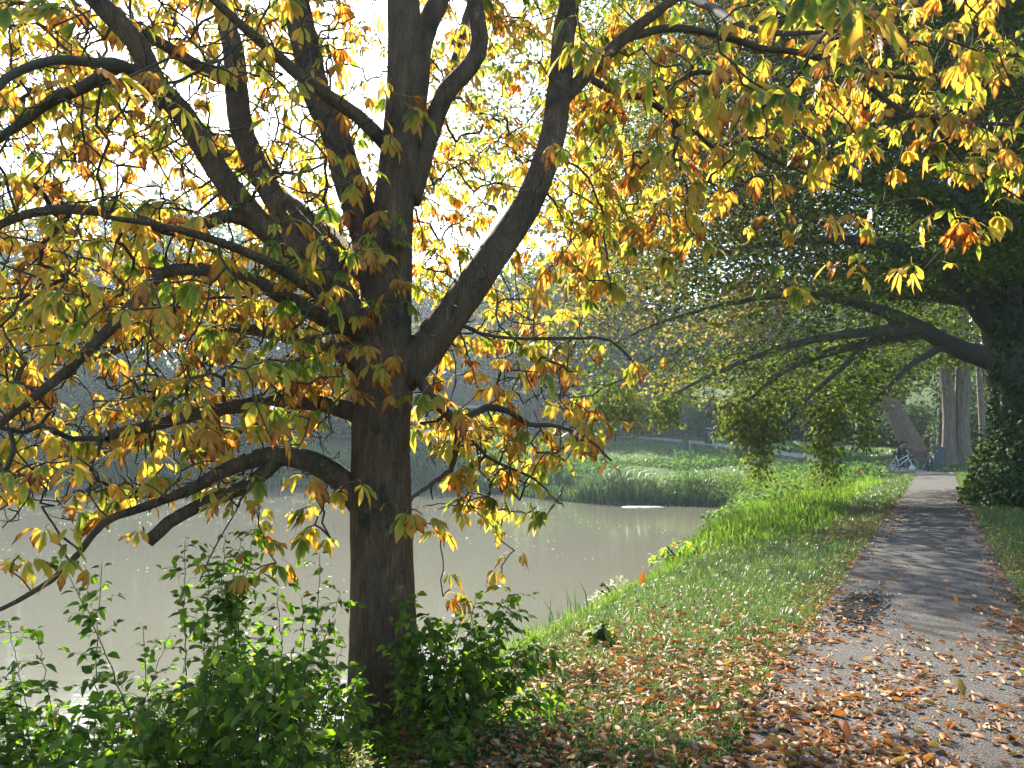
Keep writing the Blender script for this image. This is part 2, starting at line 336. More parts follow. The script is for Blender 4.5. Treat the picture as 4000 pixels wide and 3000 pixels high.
def build_setting():
    nx, ny = len(GX), len(GY)
    XX, YY = np.meshgrid(GX, GY, indexing='ij'); V = np.stack([XX, YY, GZ], -1).reshape(-1, 3)
    i = np.arange(nx - 1)[:, None] * ny; j = np.arange(ny - 1)[None]
    Q = np.stack([i + j, i + ny + j, i + ny + j + 1, i + j + 1], -1).reshape(-1, 4)
    s = NT('soil_and_turf'); n1 = s.noise(.8, 6, .6, s.coord()); n2 = s.noise(40, 5, .7, s.coord())
    turf = s.ramp(n2, [(.3, (.03, .055, .014)), (.55, (.055, .10, .022)), (.75, (.10, .13, .04))])
    soil = s.ramp(n2, [(.3, (.035, .026, .018)), (.7, (.10, .075, .05))])
    geo = s.n('NewGeometry'); sp = s.n('SeparateXYZ'); s.set(sp, 0, geo.outputs['Position'])
    low = s.ramp(s.math('ADD', sp.outputs[2], s.math('MULTIPLY', n1, .3)), [(.0, (1, 1, 1)), (.02, (0, 0, 0))])
    col = s.mix(s.ramp(n1, [(.55, (0, 0, 0)), (.7, (.5, .5, .5))]), turf, soil)
    ground = link('ground', npmesh('ground', V, [Q]), s.done(s.bsdf(col, .95, s.bump(n2, .6, .03), spec=.1)))
    tag(ground, 'grassy bank and lawn round the pond', kind='structure')

    def ribbon(name, C, left, right, m, mat, lift, ragged=.06, z=None):
        C = resample(np.column_stack([C, np.zeros(len(C))]), .25)[:, :2]
        t = unit(np.gradient(C, axis=0)); nrm = np.stack([t[:, 1], -t[:, 0]], -1)
        k = len(C); q = np.linspace(0, 1, m)
        rl = left + ragged * (np.cumsum(rng.normal(0, .35, k)) % 2 - 1) * 0 + ragged * np.sin(np.arange(k) * .9 + 2 * np.sin(np.arange(k) * .31)) + rng.normal(0, ragged * .3, k)
        rr = right + ragged * np.sin(np.arange(k) * .7 + 2 * np.sin(np.arange(k) * .23) + 1) + rng.normal(0, ragged * .3, k)
        off = -rl[:, None] * (1 - q) + rr[:, None] * q
        XY = C[:, None] + off[..., None] * nrm[:, None]
        Z = terr(XY[..., 0], XY[..., 1]) + lift
        V = np.dstack([XY, Z]).reshape(-1, 3)
        i = np.arange(k - 1)[:, None] * m; j = np.arange(m - 1)[None]
        Q = np.stack([i + j, i + j + 1, i + m + j + 1, i + m + j], -1).reshape(-1, 4)
        return link(name, npmesh(name, V, [Q]), mat)
    s = NT('asphalt'); f = s.noise(120, 3, .75, s.coord()); v = s.n('TexVoronoi'); s.set(v, 'Scale', 75); s.set(v, 'Vector', s.coord())
    big = s.noise(.9, 5, .6, s.coord()); worn = s.noise(2.2, 5, .65, s.coord((.6, 1.6, 1)))
    c = s.ramp(s.math('ADD', s.math('MULTIPLY', f, .6), s.math('MULTIPLY', v.outputs['Distance'], .5)), [(.3, (.013, .0125, .012)), (.5, (.036, .034, .032)), (.7, (.125, .115, .105))])
    c = s.mix(s.ramp(worn, [(.60, (0, 0, 0)), (.72, (.5, .5, .5))]), c, (.12, .115, .11))
    c = s.mix(s.ramp(big, [(.35, (.55, .55, .55)), (.6, (0, 0, 0))]), c, (.05, .042, .035))
    asphalt = s.done(s.bsdf(c, .85, s.bump(s.math('ADD', f, v.outputs['Distance']), .7, .012), spec=.25))
    Y = np.linspace(-12, 37.3, 20)
    tag(ribbon('path', np.stack([SL * Y, Y], -1), .97, .72, 14, asphalt, .014, .05), 'grey asphalt footpath scattered with leaves along the pond', kind='structure')
    s = NT('gravel'); f = s.noise(60, 5, .7, s.coord())
    gravel = s.done(s.bsdf(s.ramp(f, [(.3, (.15, .13, .115)), (.7, (.32, .29, .26))]), .9, s.bump(f, .5, .02)))
    tag(ribbon('gravel_path', FARPATH, .95, .95, 8, gravel, .05, .08), 'pale gravel path winding round the far bank', kind='structure')
    # junction apron where the two paths meet
    tag(ribbon('path_junction', np.array([(17, 36.6), (20.5, 37), (24.5, 36.6), (30, 35.4), (38, 33)], float), 1.0, .8, 8, gravel, .03, .08), 'gravel junction where the two paths meet', kind='structure')
    XP = np.array([(-22, 84), (-14, 82.5), (-8, 82), (-3, 82.6), (4, 84)], float)
    tag(ribbon('slope_path', XP, .9, .9, 6, gravel, .12, .05), 'pale path crossing the far slope below a railing', kind='structure')
    rl = empty('railing', (-8, 83.2, T1(-8, 83.2)), 0, 'grey two bar railing along the path on the far slope', 'railing')
    X_ = np.linspace(-6, 6, 9); gz_ = terr(X_ - 8, np.full(9, 83.2)) - T1(-8, 83.2)
    for a_, b_ in zip(X_, gz_): link('post', tmesh('post', [tube(np.array([(a_, 0, b_ - .1), (a_, 0, b_ + 1.05)]), [.035, .035], 6)]), None, rl)
    for h_ in (.55, 1.02): link('rail', tmesh('rail', [tube(np.column_stack([X_, 0 * X_, gz_ + h_]), [.03] * 9, 6)]), None, rl)
    for o_ in rl.children: o_.data.materials.append(M['fbark'])
    # dark damp soil spill on the path's left edge
    m = 1500; ex = unit(np.array([SL, 1.])); ey = np.array([ex[1], -ex[0]]); q = rng.normal(0, 1, (m, 2)) * [.42, .10]
    XY = np.array([3.32, 7.35]) + q[:, :1] * ex + q[:, 1:] * ey; r_ = rng.uniform(.005, .02, m)
    oc = np.array([(1, 0, 0), (-1, 0, 0), (0, 1, 0), (0, -1, 0), (0, 0, .7), (0, 0, -.7)], float); of = np.array([(0, 2, 4), (2, 1, 4), (1, 3, 4), (3, 0, 4), (2, 0, 5), (1, 2, 5), (3, 1, 5), (0, 3, 5)])
    V = np.column_stack([XY, terr(XY[:, 0], XY[:, 1]) + .016])[:, None] + oc[None] * r_[:, None, None] * rng.uniform(.6, 1.4, (m, 6, 1)); Fc = (of[None] + 6 * np.arange(m)[:, None, None]).reshape(-1, 3)
    tag(link('soil_spill', npmesh('soil_spill', V.reshape(-1, 3), [Fc]), plain('damp_soil', (.014, .011, .009), .95, 0, .4, 40, .3)), 'dark damp soil clods on the left edge of the path', kind='stuff')
    # water
    w = NT('pond_water'); cc = w.coord((.35, 1.6, 1)); h = w.noise(2.2, 4, .6, cc, .4); h2 = w.noise(14, 3, .6, w.coord((.6, 1.3, 1)))
    calm = w.ramp(w.noise(.09, 3, .5, w.coord()), [(.4, (.25, .25, .25)), (.62, (1, 1, 1))])
    hh = w.math('MULTIPLY', w.math('ADD', h, w.math('MULTIPLY', h2, .3)), calm)
    pb = w.n('BsdfPrincipled'); w.set(pb, 'Base Color', (.115, .113, .085, 1)); w.set(pb, 'Roughness', .045); w.set(pb, 'IOR', 1.33); w.set(pb, 'Normal', w.bump(hh, .16, .03))
    Vw = np.array([(-130, -60, WATER), (14, -60, WATER), (14, 56, WATER), (-130, 56, WATER)]); n = 12
    gx = np.linspace(-130, 14, n); gy = np.linspace(-60, 56, n); A, Bq = np.meshgrid(gx, gy, indexing='ij')
    i = np.arange(n - 1)[:, None] * n; j = np.arange(n - 1)[None]
    tag(link('water', npmesh('water', np.stack([A, Bq, np.full_like(A, WATER)], -1).reshape(-1, 3), [np.stack([i + j, i + n + j, i + n + j + 1, i + j + 1], -1).reshape(-1, 4)]), w.done(pb.outputs[0])), 'still grey green pond water', kind='structure')
build_setting()

# ---------------------------------------------------------------- growing trees
class Skeleton:
    "limb polylines + twigs that reach for target points; pipe-model radii"
    def __init__(s): s.pos = []; s.par = []; s.fix = []; s.arr = None
    def add(s, p, par, fix): s.pos.append(np.asarray(p, float)); s.par.append(par); s.fix.append(fix); return len(s.pos) - 1
    def limb(s, pts, step=.12):
        q = resample(pts, step)                          # (n,4) xyz r
        par = -1
        if s.pos:
            A = np.array(s.pos); par = int(np.argmin(((A - q[0, :3]) ** 2).sum(1)))
        for r in q: par = s.add(r[:3], par, r[3])
        return q
    def reach(s, targets, step, wig, arch, pen=0.0, origin=None, minfix=0.0, maxlen=99):
        n0 = len(s.pos); cap = n0 + int(len(targets) * 30) + 1000
        A = np.zeros((cap, 3)); A[:n0] = s.pos; ok = np.zeros(cap, bool); ok[:n0] = True
        rt = np.zeros(cap)
        if origin is not None: rt[:n0] = np.linalg.norm(A[:n0] - origin, axis=1)
        n = n0; chains = []; ends = []
        d0 = np.array([np.sqrt(((A[:n0] - t) ** 2).sum(1).min()) for t in targets])
        for ti in np.argsort(d0):
            t = targets[ti]
            dd = np.sqrt(((A[:n] - t) ** 2).sum(1))
            cost = dd + (pen * np.maximum(0, rt[:n] - np.linalg.norm(t - origin)) if origin is not None else 0)
            b = int(np.argmin(cost)); L = dd[b]; k = max(2, int(L / step))
            u = np.linspace(0, 1, k + 1)[1:, None]
            c = A[b] + (t - A[b]) * .5 + np.array([0, 0, arch * L]) + rng.normal(0, .09 * L, 3)
            path = (1 - u) ** 2 * A[b] + 2 * u * (1 - u) * c + u ** 2 * t
            nz = rng.normal(0, wig, (k, 3)); nz[-1] = 0; path = path + nz * min(1, L / .4)
            idx = [b]
            for p in path:
                if n >= cap: break
                A[n] = p; s.add(p, idx[-1], 0.0)
                if origin is not None: rt[n] = np.linalg.norm(p - origin)
                idx.append(n); n += 1
            chains.append(idx); ends.append((ti, idx))
        s.chains = chains; return chains
    def radii(s, r0, expo, rmax):
        n = len(s.pos); cnt = np.zeros(n); par = np.array(s.par)
        leaf = np.ones(n, bool); leaf[par[par >= 0]] = False; cnt[leaf] = 1
        for i in range(n - 1, -1, -1):
            if par[i] >= 0: cnt[par[i]] += cnt[i]
        return np.minimum(r0 * cnt ** expo, rmax)

def poly_in(px, py, poly):
    ins = np.zeros(len(px), bool); poly = np.asarray(poly, float)
    for a, b in zip(poly, np.roll(poly, -1, 0)):
        c = ((a[1] > py) != (b[1] > py)); ins ^= c & (px < (b[0] - a[0]) * (py - a[1]) / (b[1] - a[1] + 1e-12) + a[0])
    return ins

def sample_region(poly, n, d0, d1, holes=()):
    poly = np.asarray(poly, float); out = []
    lo, hi = poly.min(0), poly.max(0)
    while len(out) < n:
        q = rng.uniform(lo, hi, (n * 3, 2)); ok = poly_in(q[:, 0], q[:, 1], poly)
        for (hx, hy, hr) in holes: ok &= (np.hypot(q[:, 0] - hx, q[:, 1] - hy) > hr * rng.uniform(.7, 1.1, len(q)))
        for a in q[ok]: out.append(P(a[0], a[1], math.sqrt(rng.uniform(d0 ** 2, d1 ** 2))))
    return np.array(out[:n])

def compound_leaf(seed):
    "palmate chestnut leaf hanging from the origin: 5-7 drooping leaflets, petiole included"
    r = np.random.default_rng(seed); k = int(r.choice([2, 3, 4, 5, 5, 6])); hang = r.uniform(.25, 1.05)
    ang = np.linspace(-1.15, 1.15, k) * r.uniform(.7, 1.15) + r.normal(0, .12, k)
    Ls = .165 * np.cos(ang * .55) ** 1.3 * r.uniform(.8, 1.1, k)
    # leaf plane: x sideways, y outwards, tilted down by hang
    a = np.stack([np.sin(ang), np.cos(ang) * math.cos(hang), -np.cos(ang) * math.sin(hang)], -1); a[:, 2] -= r.uniform(.1, .45, k); a = unit(a)
    nr = unit(np.stack([r.normal(0, .35, k), np.full(k, math.sin(hang)) + r.normal(0, .3, k), np.full(k, math.cos(hang) + .15)], -1))
    V, Fc, uv = leaf_verts(LEAFLET, np.zeros((k, 3)) + a * .008, a, nr, Ls, Ls * r.uniform(.36, .48, k), r.uniform(.05, .55, k))
    V = V + r.normal(0, .0035, V.shape)
    st = float(np.clip(r.beta(1.1, 1.35) * .68, 0, .8)); rn = np.clip(st + r.normal(0, .07, k), 0, .85)
    rv = np.repeat(rn, 8)
    pl = r.uniform(.08, .15); m_ = np.array([r.normal(0, .01), -pl * .5, .025]); e_ = np.array([0, -pl, .03 + r.normal(0, .02)]); w_ = np.array([.0022, 0, .0012])
    Vt = np.array([-w_, w_, m_ - w_, m_ + w_, e_ - w_, e_ + w_]); tri = np.array([(0, 1, 3), (0, 3, 2), (2, 3, 5), (2, 5, 4)]) + len(V)   # petiole
    V = np.vstack([V, Vt]); Fc = np.vstack([Fc, tri]); uv = np.vstack([uv, np.full((6, 2), .5)]); rv = np.r_[rv, np.full(6, .45)]
    return V, Fc, uv, rv

def place(V, Rz, tilt, sc, pos):
    c, s_ = math.cos(Rz), math.sin(Rz); ct, st = math.cos(tilt), math.sin(tilt)
    m = np.array([[c, -s_, 0], [s_, c, 0], [0, 0, 1]]) @ np.array([[1, 0, 0], [0, ct, -st], [0, st, ct]])
    return V * sc @ m.T + pos, m

def chestnut():
    base = P(1497, 2930, 5.0); base[2] = T1(base[0], base[1]) - .12
    root = empty('chestnut_tree', base, 0, 'large horse chestnut in yellowing leaf leaning over the pond edge, nearest tree', 'tree')
    o3 = np.array(base)
    def L(*pts):   # (px,py,d,width px)
        q = np.array(pts, float); return np.array([(*P(a, b, d), w / 2 / F * d) for a, b, d, w in q])
    trunk = L((1497, 3120, 5, 470), (1497, 2960, 5, 352), (1498, 2820, 5, 296), (1498, 2700, 5, 276), (1497, 2400, 5, 258), (1492, 2100, 5, 246), (1487, 1900, 5, 242), (1488, 1700, 5, 228), (1493, 1540, 5, 236), (1497, 1420, 5, 225), (1508, 1250, 5, 195), (1522, 1050, 5, 172), (1532, 880, 5, 158), (1548, 700, 5, 150), (1572, 450, 5, 140), (1580, 200, 5, 135), (1575, 0, 5.0, 128), (1565, -500, 5, 100), (1560, -1100, 5, 60))
    limbs = {
     'A': L((1450, 1480, 5, 150), (1330, 1160, 4.95, 125), (1190, 1010, 4.9, 108), (1013, 886, 4.8, 98), (855, 696, 4.7, 92), (696, 443, 4.6, 88), (601, 348, 4.5, 85), (506, 158, 4.4, 80), (354, 0, 4.3, 76), (100, -300, 4.2, 50)),
     'B': L((1330, 1160, 5, 110), (1266, 1006, 5.1, 105), (1130, 850, 5.2, 100), (1045, 728, 5.3, 95), (965, 560, 5.4, 92), (937, 475, 5.4, 90), (905, 190, 5.6, 80), (873, 63, 5.7, 70), (830, -300, 6, 50)),
     'C': L((1490, 1230, 5, 130), (1440, 950, 5.1, 125), (1348, 665, 5.2, 118), (1298, 506, 5.3, 114), (1234, 380, 5.4, 112), (1190, 190, 5.5, 110), (1140, 0, 5.6, 104), (1060, -400, 5.9, 80)),
     'A2': L((920, 330, 5.4, 50), (760, 253, 5.2, 46), (633, 177, 5.0, 44), (519, 127, 4.9, 40)),
     'G': L((1530, 590, 5, 60), (1490, 545, 4.9, 58), (1400, 456, 4.8, 55), (1203, 316, 4.6, 50), (1044, 177, 4.4, 44), (900, 60, 4.2, 36), (700, -150, 4, 26)),
     'K1': L((1000, 880, 4.8, 60), (886, 842, 4.7, 52), (700, 905, 4.5, 46), (480, 835, 4.2, 42), (200, 810, 4, 36), (0, 870, 3.8, 30), (-250, 980, 3.6, 20)),
     'K2': L((640, 360, 4.5, 52), (480, 255, 4.3, 44), (380, 243, 4.1, 40), (221, 228, 3.9, 36), (82, 266, 3.7, 33), (0, 330, 3.6, 30), (-200, 450, 3.4, 18)),
     'K3': L((480, 250, 4.3, 44), (411, 290, 4.3, 46), (316, 342, 4.3, 44), (190, 392, 4.3, 40), (63, 481, 4.3, 34), (-120, 600, 4.3, 22)),
     'K4': L((1440, 1360, 5, 80), (1380, 1310, 4.9, 72), (1202, 1209, 4.75, 62), (1012, 1101, 4.6, 56), (791, 1050, 4.4, 50), (633, 1063, 4.3, 48), (538, 1158, 4.2, 47), (475, 1221, 4.1, 45), (348, 1354, 4.0, 42), (221, 1475, 3.9, 38), (0, 1645, 3.7, 28), (-180, 1760, 3.6, 18)),
     'H': L((1450, 1640, 5, 100), (1370, 1607, 4.95, 74), (1280, 1585, 4.9, 64), (1171, 1572, 4.8, 60), (1044, 1584, 4.7, 58), (823, 1612, 4.5, 50), (633, 1665, 4.35, 46), (420, 1716, 4.2, 42)),
     'I': L((1440, 1990, 5, 130), (1370, 1915, 4.95, 104), (1298, 1845, 4.9, 92), (1171, 1790, 4.8, 84), (1044, 1780, 4.7, 74), (886, 1829, 4.55, 60), (760, 1899, 4.4, 48), (570, 1975, 4.2, 36), (410, 2040, 4.05, 28), (270, 2205, 3.9, 24), (130, 2320, 3.8, 20), (-60, 2420, 3.7, 14)),
     'Istub': L((1100, 1785, 4.75, 60), (981, 1886, 4.6, 56), (823, 1950, 4.45, 52), (700, 2010, 4.35, 50), (572, 2105, 4.25, 50)),
     'F': L((1560, 1480, 5, 150), (1640, 1390, 5.0, 148), (1736, 1266, 5.05, 136), (1830, 1140, 5.1, 128), (1917, 1012, 5.15, 122), (2061, 795, 5.3, 114), (2150, 560, 5.45, 104), (2190, 330, 5.6, 94), (2205, 150, 5.7, 86), (2225, 0, 5.8, 80), (2240, -400, 6, 60)),
     'F2': L((2185, 400, 5.6, 64), (2249, 335, 5.7, 60), (2344, 240, 5.8, 56), (2408, 177, 5.85, 50), (2502, 95, 5.9, 42), (2700, -60, 6, 30)),
     'F3': L((2290, 290, 5.7, 30), (2338, 329, 5.8, 28), (2477, 380, 6, 26), (2616, 342, 6.1, 24), (2720, 290, 6.2, 20), (2850, 330, 6.3, 14)),
     'R1': L((2440, 150, 5.9, 34), (2620, 110, 6, 30), (2809, 139, 6.1, 27), (2980, 190, 6.1, 25), (3138, 209, 6.1, 24), (3315, 272, 6.1, 22), (3486, 405, 6.1, 20), (3613, 456, 6.1, 18), (3866, 487, 6.1, 16), (4050, 480, 6.1, 12)),
     'R2': L((3320, 275, 6.1, 20), (3420, 285, 6.2, 19), (3550, 304, 6.3, 18), (3708, 310, 6.4, 17), (4000, 260, 6.5, 13), (4200, 240, 6.5, 9)),
     'R3': L((2500, 375, 6, 22), (2600, 443, 6.2, 20), (2650, 487, 6.3, 19), (2727, 519, 6.4, 18), (2790, 576, 6.5, 17), (2891, 560, 6.6, 15), (3050, 640, 6.7, 12), (3300, 730, 6.8, 9), (3420, 780, 6.9, 7)),
     'R4': L((2600, -50, 5.6, 40), (2760, 20, 4.9, 34), (2900, 90, 4.3, 28), (3080, 120, 3.9, 22), (3250, 100, 3.6, 14)),
     'R5': L((3640, 460, 6.1, 16), (3700, 560, 6.2, 14), (3780, 640, 6.3, 12), (3900, 700, 6.3, 10), (4040, 790, 6.3, 8)),
     'E': L((1600, 780, 5, 92), (1654, 601, 5.1, 84), (1680, 520, 5.15, 78), (1743, 360, 5.2, 74), (1838, 253, 5.3, 72), (1872, 165, 5.35, 70), (1844, 0, 5.4, 66), (1830, -400, 5.5, 46)),
     'E2': L((1590, 560, 5, 100), (1625, 380, 5.1, 94), (1648, 190, 5.2, 88), (1692, 63, 5.3, 84), (1730, -20, 5.4, 80), (1810, -400, 5.6, 56)),
     'J': L((1585, 1430, 5, 60), (1629, 1462, 4.95, 50), (1680, 1551, 4.9, 44), (1743, 1614, 4.85, 41), (1787, 1665, 4.8, 36), (1778, 1760, 4.8, 26), (1758, 1840, 4.8, 22), (1690, 1890, 4.75, 18), (1610, 1950, 4.7, 13), (1560, 2030, 4.6, 8)),
     'Jr': L((1780, 1655, 4.8, 32), (1840, 1622, 4.85, 30), (1900, 1592, 4.9, 30), (1990, 1606, 5, 26), (2060, 1655, 5.1, 22), (2180, 1665, 5.2, 16), (2300, 1720, 5.3, 11), (2390, 1800, 5.4, 8)),
     'J2': L((1760, 1235, 5.05, 22), (1800, 1268, 5.1, 18), (1933, 1316, 5.3, 15), (2091, 1329, 5.5, 14), (2250, 1335, 5.7, 13), (2389, 1351, 5.9, 11), (2480, 1430, 6, 8)),
     'J3': L((1700, 1580, 4.88, 20), (1830, 1700, 4.9, 15), (1900, 1780, 5, 13), (1990, 1830, 5.1, 12), (2080, 1870, 5.2, 10), (2170, 1960, 5.3, 8)),
     'up1': L((1570, -300, 5, 90), (1900, -700, 5.5, 60), (2300, -1000, 6, 30)), 'up2': L((1570, -200, 5, 90), (1300, -700, 4.2, 60), (900, -1000, 3.6, 30)),
     'back': L((1520, 1060, 5.05, 110), (1560, 800, 5.9, 90), (1650, 560, 6.8, 70), (1760, 300, 7.4, 50), (1850, 0, 7.8, 30)),
     'backl': L((1470, 1100, 5.05, 100), (1250, 900, 6.0, 80), (1000, 700, 6.8, 60), (750, 480, 7.2, 44), (500, 300, 7.4, 26)),
     'backl2': L((1460, 1420, 5.05, 80), (1200, 1330, 6.0, 62), (950, 1280, 6.6, 46), (650, 1300, 7.0, 30), (400, 1380, 7.2, 20)),
     'front': L((1420, 1320, 4.95, 70), (1250, 1150, 4.4, 56), (1000, 1000, 3.9, 40), (700, 900, 3.5, 28), (400, 850, 3.2, 18)),
    }
    sk = Skeleton(); parts = []
    q = sk.limb(trunk, .1); me = tmesh('trunk', [tube(q[:, :3] - o3, q[:, 3], 28, .035)]); link('trunk', me, M['bark'], root)
    for k, l in limbs.items():
        q = sk.limb(l, .07)
        wq = q[:, :3] + np.cumsum(rng.normal(0, .0035, (len(q), 3)), 0) * np.linspace(0, 1, len(q))[:, None]
        link('limb', tmesh('limb', [tube(wq - o3, np.maximum(q[:, 3], .004), 12 if q[0, 3] > .03 else 7, .06)]), M['bark'] if q[0, 3] > .045 else M['twig'], root)
    holes = [(820, 430, 90), (650, 720, 60), (450, 180, 60), (60, 640, 60), (480, 620, 50), (1430, 250, 60), (1720, 480, 80)]
    sets = []
    sets.append(sample_region([(-350, -350), (1480, -350), (1440, 1250), (-350, 1250)], 1400, 4.2, 9.2, holes)); sets.append(sample_region([(-350, 1200), (1440, 1200), (1400, 1560), (1330, 1700), (900, 1780), (450, 1900), (100, 1960), (-350, 1980)], 260, 4.0, 6.5))
    sets.append(sample_region([(0, 900), (1380, 900), (1330, 1650), (500, 1780), (0, 1880)], 250, 3.8, 6.6))
    sets.append(sample_region([(-100, 150), (1300, 100), (1250, 1500), (-100, 1700)], 34, 3.1, 4.3, holes))
    sets.append(sample_region([(350, 1850), (1300, 1850), (1290, 2080), (1150, 2020), (800, 1950), (350, 2000)], 26, 4.2, 5.6))
    sets.append(sample_region([(1600, -300), (2450, -300), (2400, 900), (2280, 1250), (1700, 1450), (1600, 1000)], 600, 5.3, 9.0, holes))
    sets.append(sample_region([(2200, -350), (4300, -350), (4300, 350), (3500, 380), (2900, 650), (2250, 1100)], 330, 5.6, 7.9))
    sets.append(sample_region([(2300, 200), (4200, 0), (4150, 480), (3300, 620), (2500, 700)], 100, 5.4, 7.0))
    sets.append(sample_region([(2250, 600), (2950, 600), (2750, 900), (2300, 1180)], 55, 6, 8))
    sets.append(sample_region([(2600, 550), (3450, 500), (3350, 640), (2950, 900), (2600, 950)], 30, 5.8, 7.2))
    sets.append(sample_region([(3500, 450), (4150, 400), (4150, 780), (3700, 700)], 34, 5.8, 6.8))
    sets.append(sample_region([(1640, 1330), (2200, 1300), (2350, 1520), (2330, 1720), (2150, 1830), (1640, 1650)], 75, 4.6, 6.6))
    sets.append(sample_region([(1640, 1600), (2150, 1650), (2240, 1850), (2150, 2050), (1850, 2080), (1640, 1800)], 62, 4.5, 6.0))
    sets.append(sample_region([(1250, 900), (1620, 800), (1620, 1500), (1350, 1500)], 20, 4.2, 4.75))
    sets.append(sample_region([(-2500, -2200), (6000, -2200), (4800, -350), (-900, -350)], 220, 3.0, 7.5))
    sets.append(sample_region([(-2400, -350), (-350, -350), (-350, 1500), (-2400, 1600)], 170, 3.6, 7.5))
    pts = [(3000, 1110, 5.4), (3080, 1120, 5.4), (3110, 1100, 5.5), (3290, 1020, 5.6), (3370, 1030, 5.6), (3330, 1080, 5.6), (3560, 1040, 5.9), (3610, 1050, 5.9), (3690, 1020, 6), (2670, 970, 6.3), (2770, 970, 6.4), (2650, 1010, 6.3), (3450, 800, 6),
           (2970, 920, 6), (3060, 900, 6), (3170, 870, 6), (3330, 840, 5.8), (3350, 880, 5.8), (3680, 820, 5.7), (3650, 850, 5.7), (3800, 880, 5.7), (3820, 920, 5.7), (3880, 830, 5.8), (3200, 600, 5.6), (3270, 650, 5.6), (3420, 560, 5.6), (3460, 520, 5.6), (3690, 400, 5.8), (3830, 420, 5.6), (3850, 610, 5.6),
           (2380, 1330, 5.9), (2560, 1390, 6), (2600, 1400, 6), (2330, 1420, 5.7), (2480, 1430, 5.9), (2440, 1480, 6), (2390, 1640, 5.6), (2480, 1640, 5.6), (2350, 1800, 5.6), (2300, 1700, 5.5), (2260, 1720, 5.4), (2330, 1590, 5.5), (2200, 1900, 5.4),
           (1960, 2210, 4.9), (1955, 2270, 4.9), (2010, 2150, 5), (1760, 2300, 4.8), (1730, 2330, 4.8), (1700, 2070, 4.9), (1690, 2050, 4.7), (1590, 1990, 4.5), (1540, 1960, 4.45), (1650, 2010, 4.4), (1340, 1900, 4.6), (1390, 1880, 4.6), (1550, 1080, 4.6), (1560, 1180, 4.55), (1440, 1440, 4.55), (1420, 1480, 4.5), (1560, 1540, 4.6), (1500, 560, 4.7), (1530, 300, 4.7), (1590, 420, 4.7),
           (75, 2170, 4.0), (40, 2230, 3.9), (290, 2220, 3.7), (210, 2050, 3.8), (560, 2060, 4.2), (420, 2020, 4.1), (780, 2270, 4.1), (990, 2230, 4.2), (1080, 2200, 4.4), (1290, 2100, 4.9), (1180, 2090, 5), (1020, 2090, 4.8), (300, 1960, 4.5), (1230, 2050, 5), (930, 1980, 4.2), (880, 1960, 4.0), (850, 1900, 4.1)]
    sets.append(np.array([P(*p) for p in pts]))
    near = [(110, 60, 2.6), (300, 60, 2.7), (200, 30, 2.7), (140, 1850, 3.4), (270, 1800, 3.2), (120, 1830, 3.3), (440, 1260, 3.3), (600, 1100, 3.6), (860, 1000, 3.7), (1050, 1700, 3.6), (560, 1650, 3.5), (760, 1560, 3.7), (920, 1090, 3.7), (820, 1110, 3.7),
            (2760, 30, 3.2), (2930, 20, 3.0), (2900, 330, 3.3), (2960, 360, 3.3), (2840, 380, 3.4), (2980, 420, 3.4), (2920, 460, 3.4), (3050, 380, 3.5), (2870, 260, 3.5), (2790, 400, 3.6), (3100, 20, 2.8), (3160, 0, 2.8), (3250, 20, 2.7), (3330, 60, 2.8), (3370, 100, 2.9), (3300, 130, 2.9), (3400, 30, 3.0),
            (2270, 150, 3.7), (2310, 200, 3.7), (2360, 220, 3.7), (2420, 200, 3.8), (2230, 20, 3.4), (2190, 570, 4.5), (2220, 600, 4.5), (1000, 150, 3.7), (860, 240, 3.8), (3990, 400, 4), (3960, 560, 4.2), (3780, 250, 4.2), (3900, 200, 4)]
    sets.append(np.array([P(*p) for p in near]))
    tg = np.concatenate(sets)
    px, py = proj(tg)
    on_trunk = (np.abs(px - 1490) < 125) & (py > 900) & (tg[:, 1] < 4.9) & (rng.random(len(tg)) < .55) & (py < 1400)
    tg = tg[~on_trunk]; tg = tg[tg[:, 2] > terr(tg[:, 0], tg[:, 1]) + .25]
    chains = sk.reach(tg, .07, .016, .10, .35, o3 + np.array([0, 0, 2.2]))
    bare = np.concatenate([sample_region([(-200, 0), (1400, 0), (1330, 1800), (600, 2000), (-200, 2100)], 1300, 3.7, 6.5), sample_region([(1640, 900), (2300, 1200), (2200, 2000), (1640, 2000)], 130, 4.6, 6.0), sample_region([(2300, 100), (4000, 100), (3900, 700), (2500, 900)], 90, 5.4, 6.8)])
    bchains = sk.reach(bare, .06, .022, -.05, .2, o3 + np.array([0, 0, 2.2]))
    rad = sk.radii(.0042, .34, .030); A = np.array(sk.pos)
    tubes = [tube(A[np.array(c)] - o3, np.maximum(np.r_[rad[c[1]], rad[c[1:]]], np.linspace(.0062, .0035, len(c))), 4, 0, False) for c in bchains]
    for c in chains:
        c = np.array(c); tubes.append(tube(A[c] - o3, np.r_[rad[c[1]], rad[c[1:]]], 5, 0, False))
    tw = link('twigs', tmesh('twigs', tubes), M['twig'], root); tag(tw, kind='stuff')
    # leaves
    tmpl = [compound_leaf(100 + i) for i in range(26)]
    tmesh_ = [npmesh('leaf', V, [Fc], True, rv, uv) for V, Fc, uv, rv in tmpl]
    for me_ in tmesh_: me_.materials.append(M['chestnut_leaf'])
    recs = []
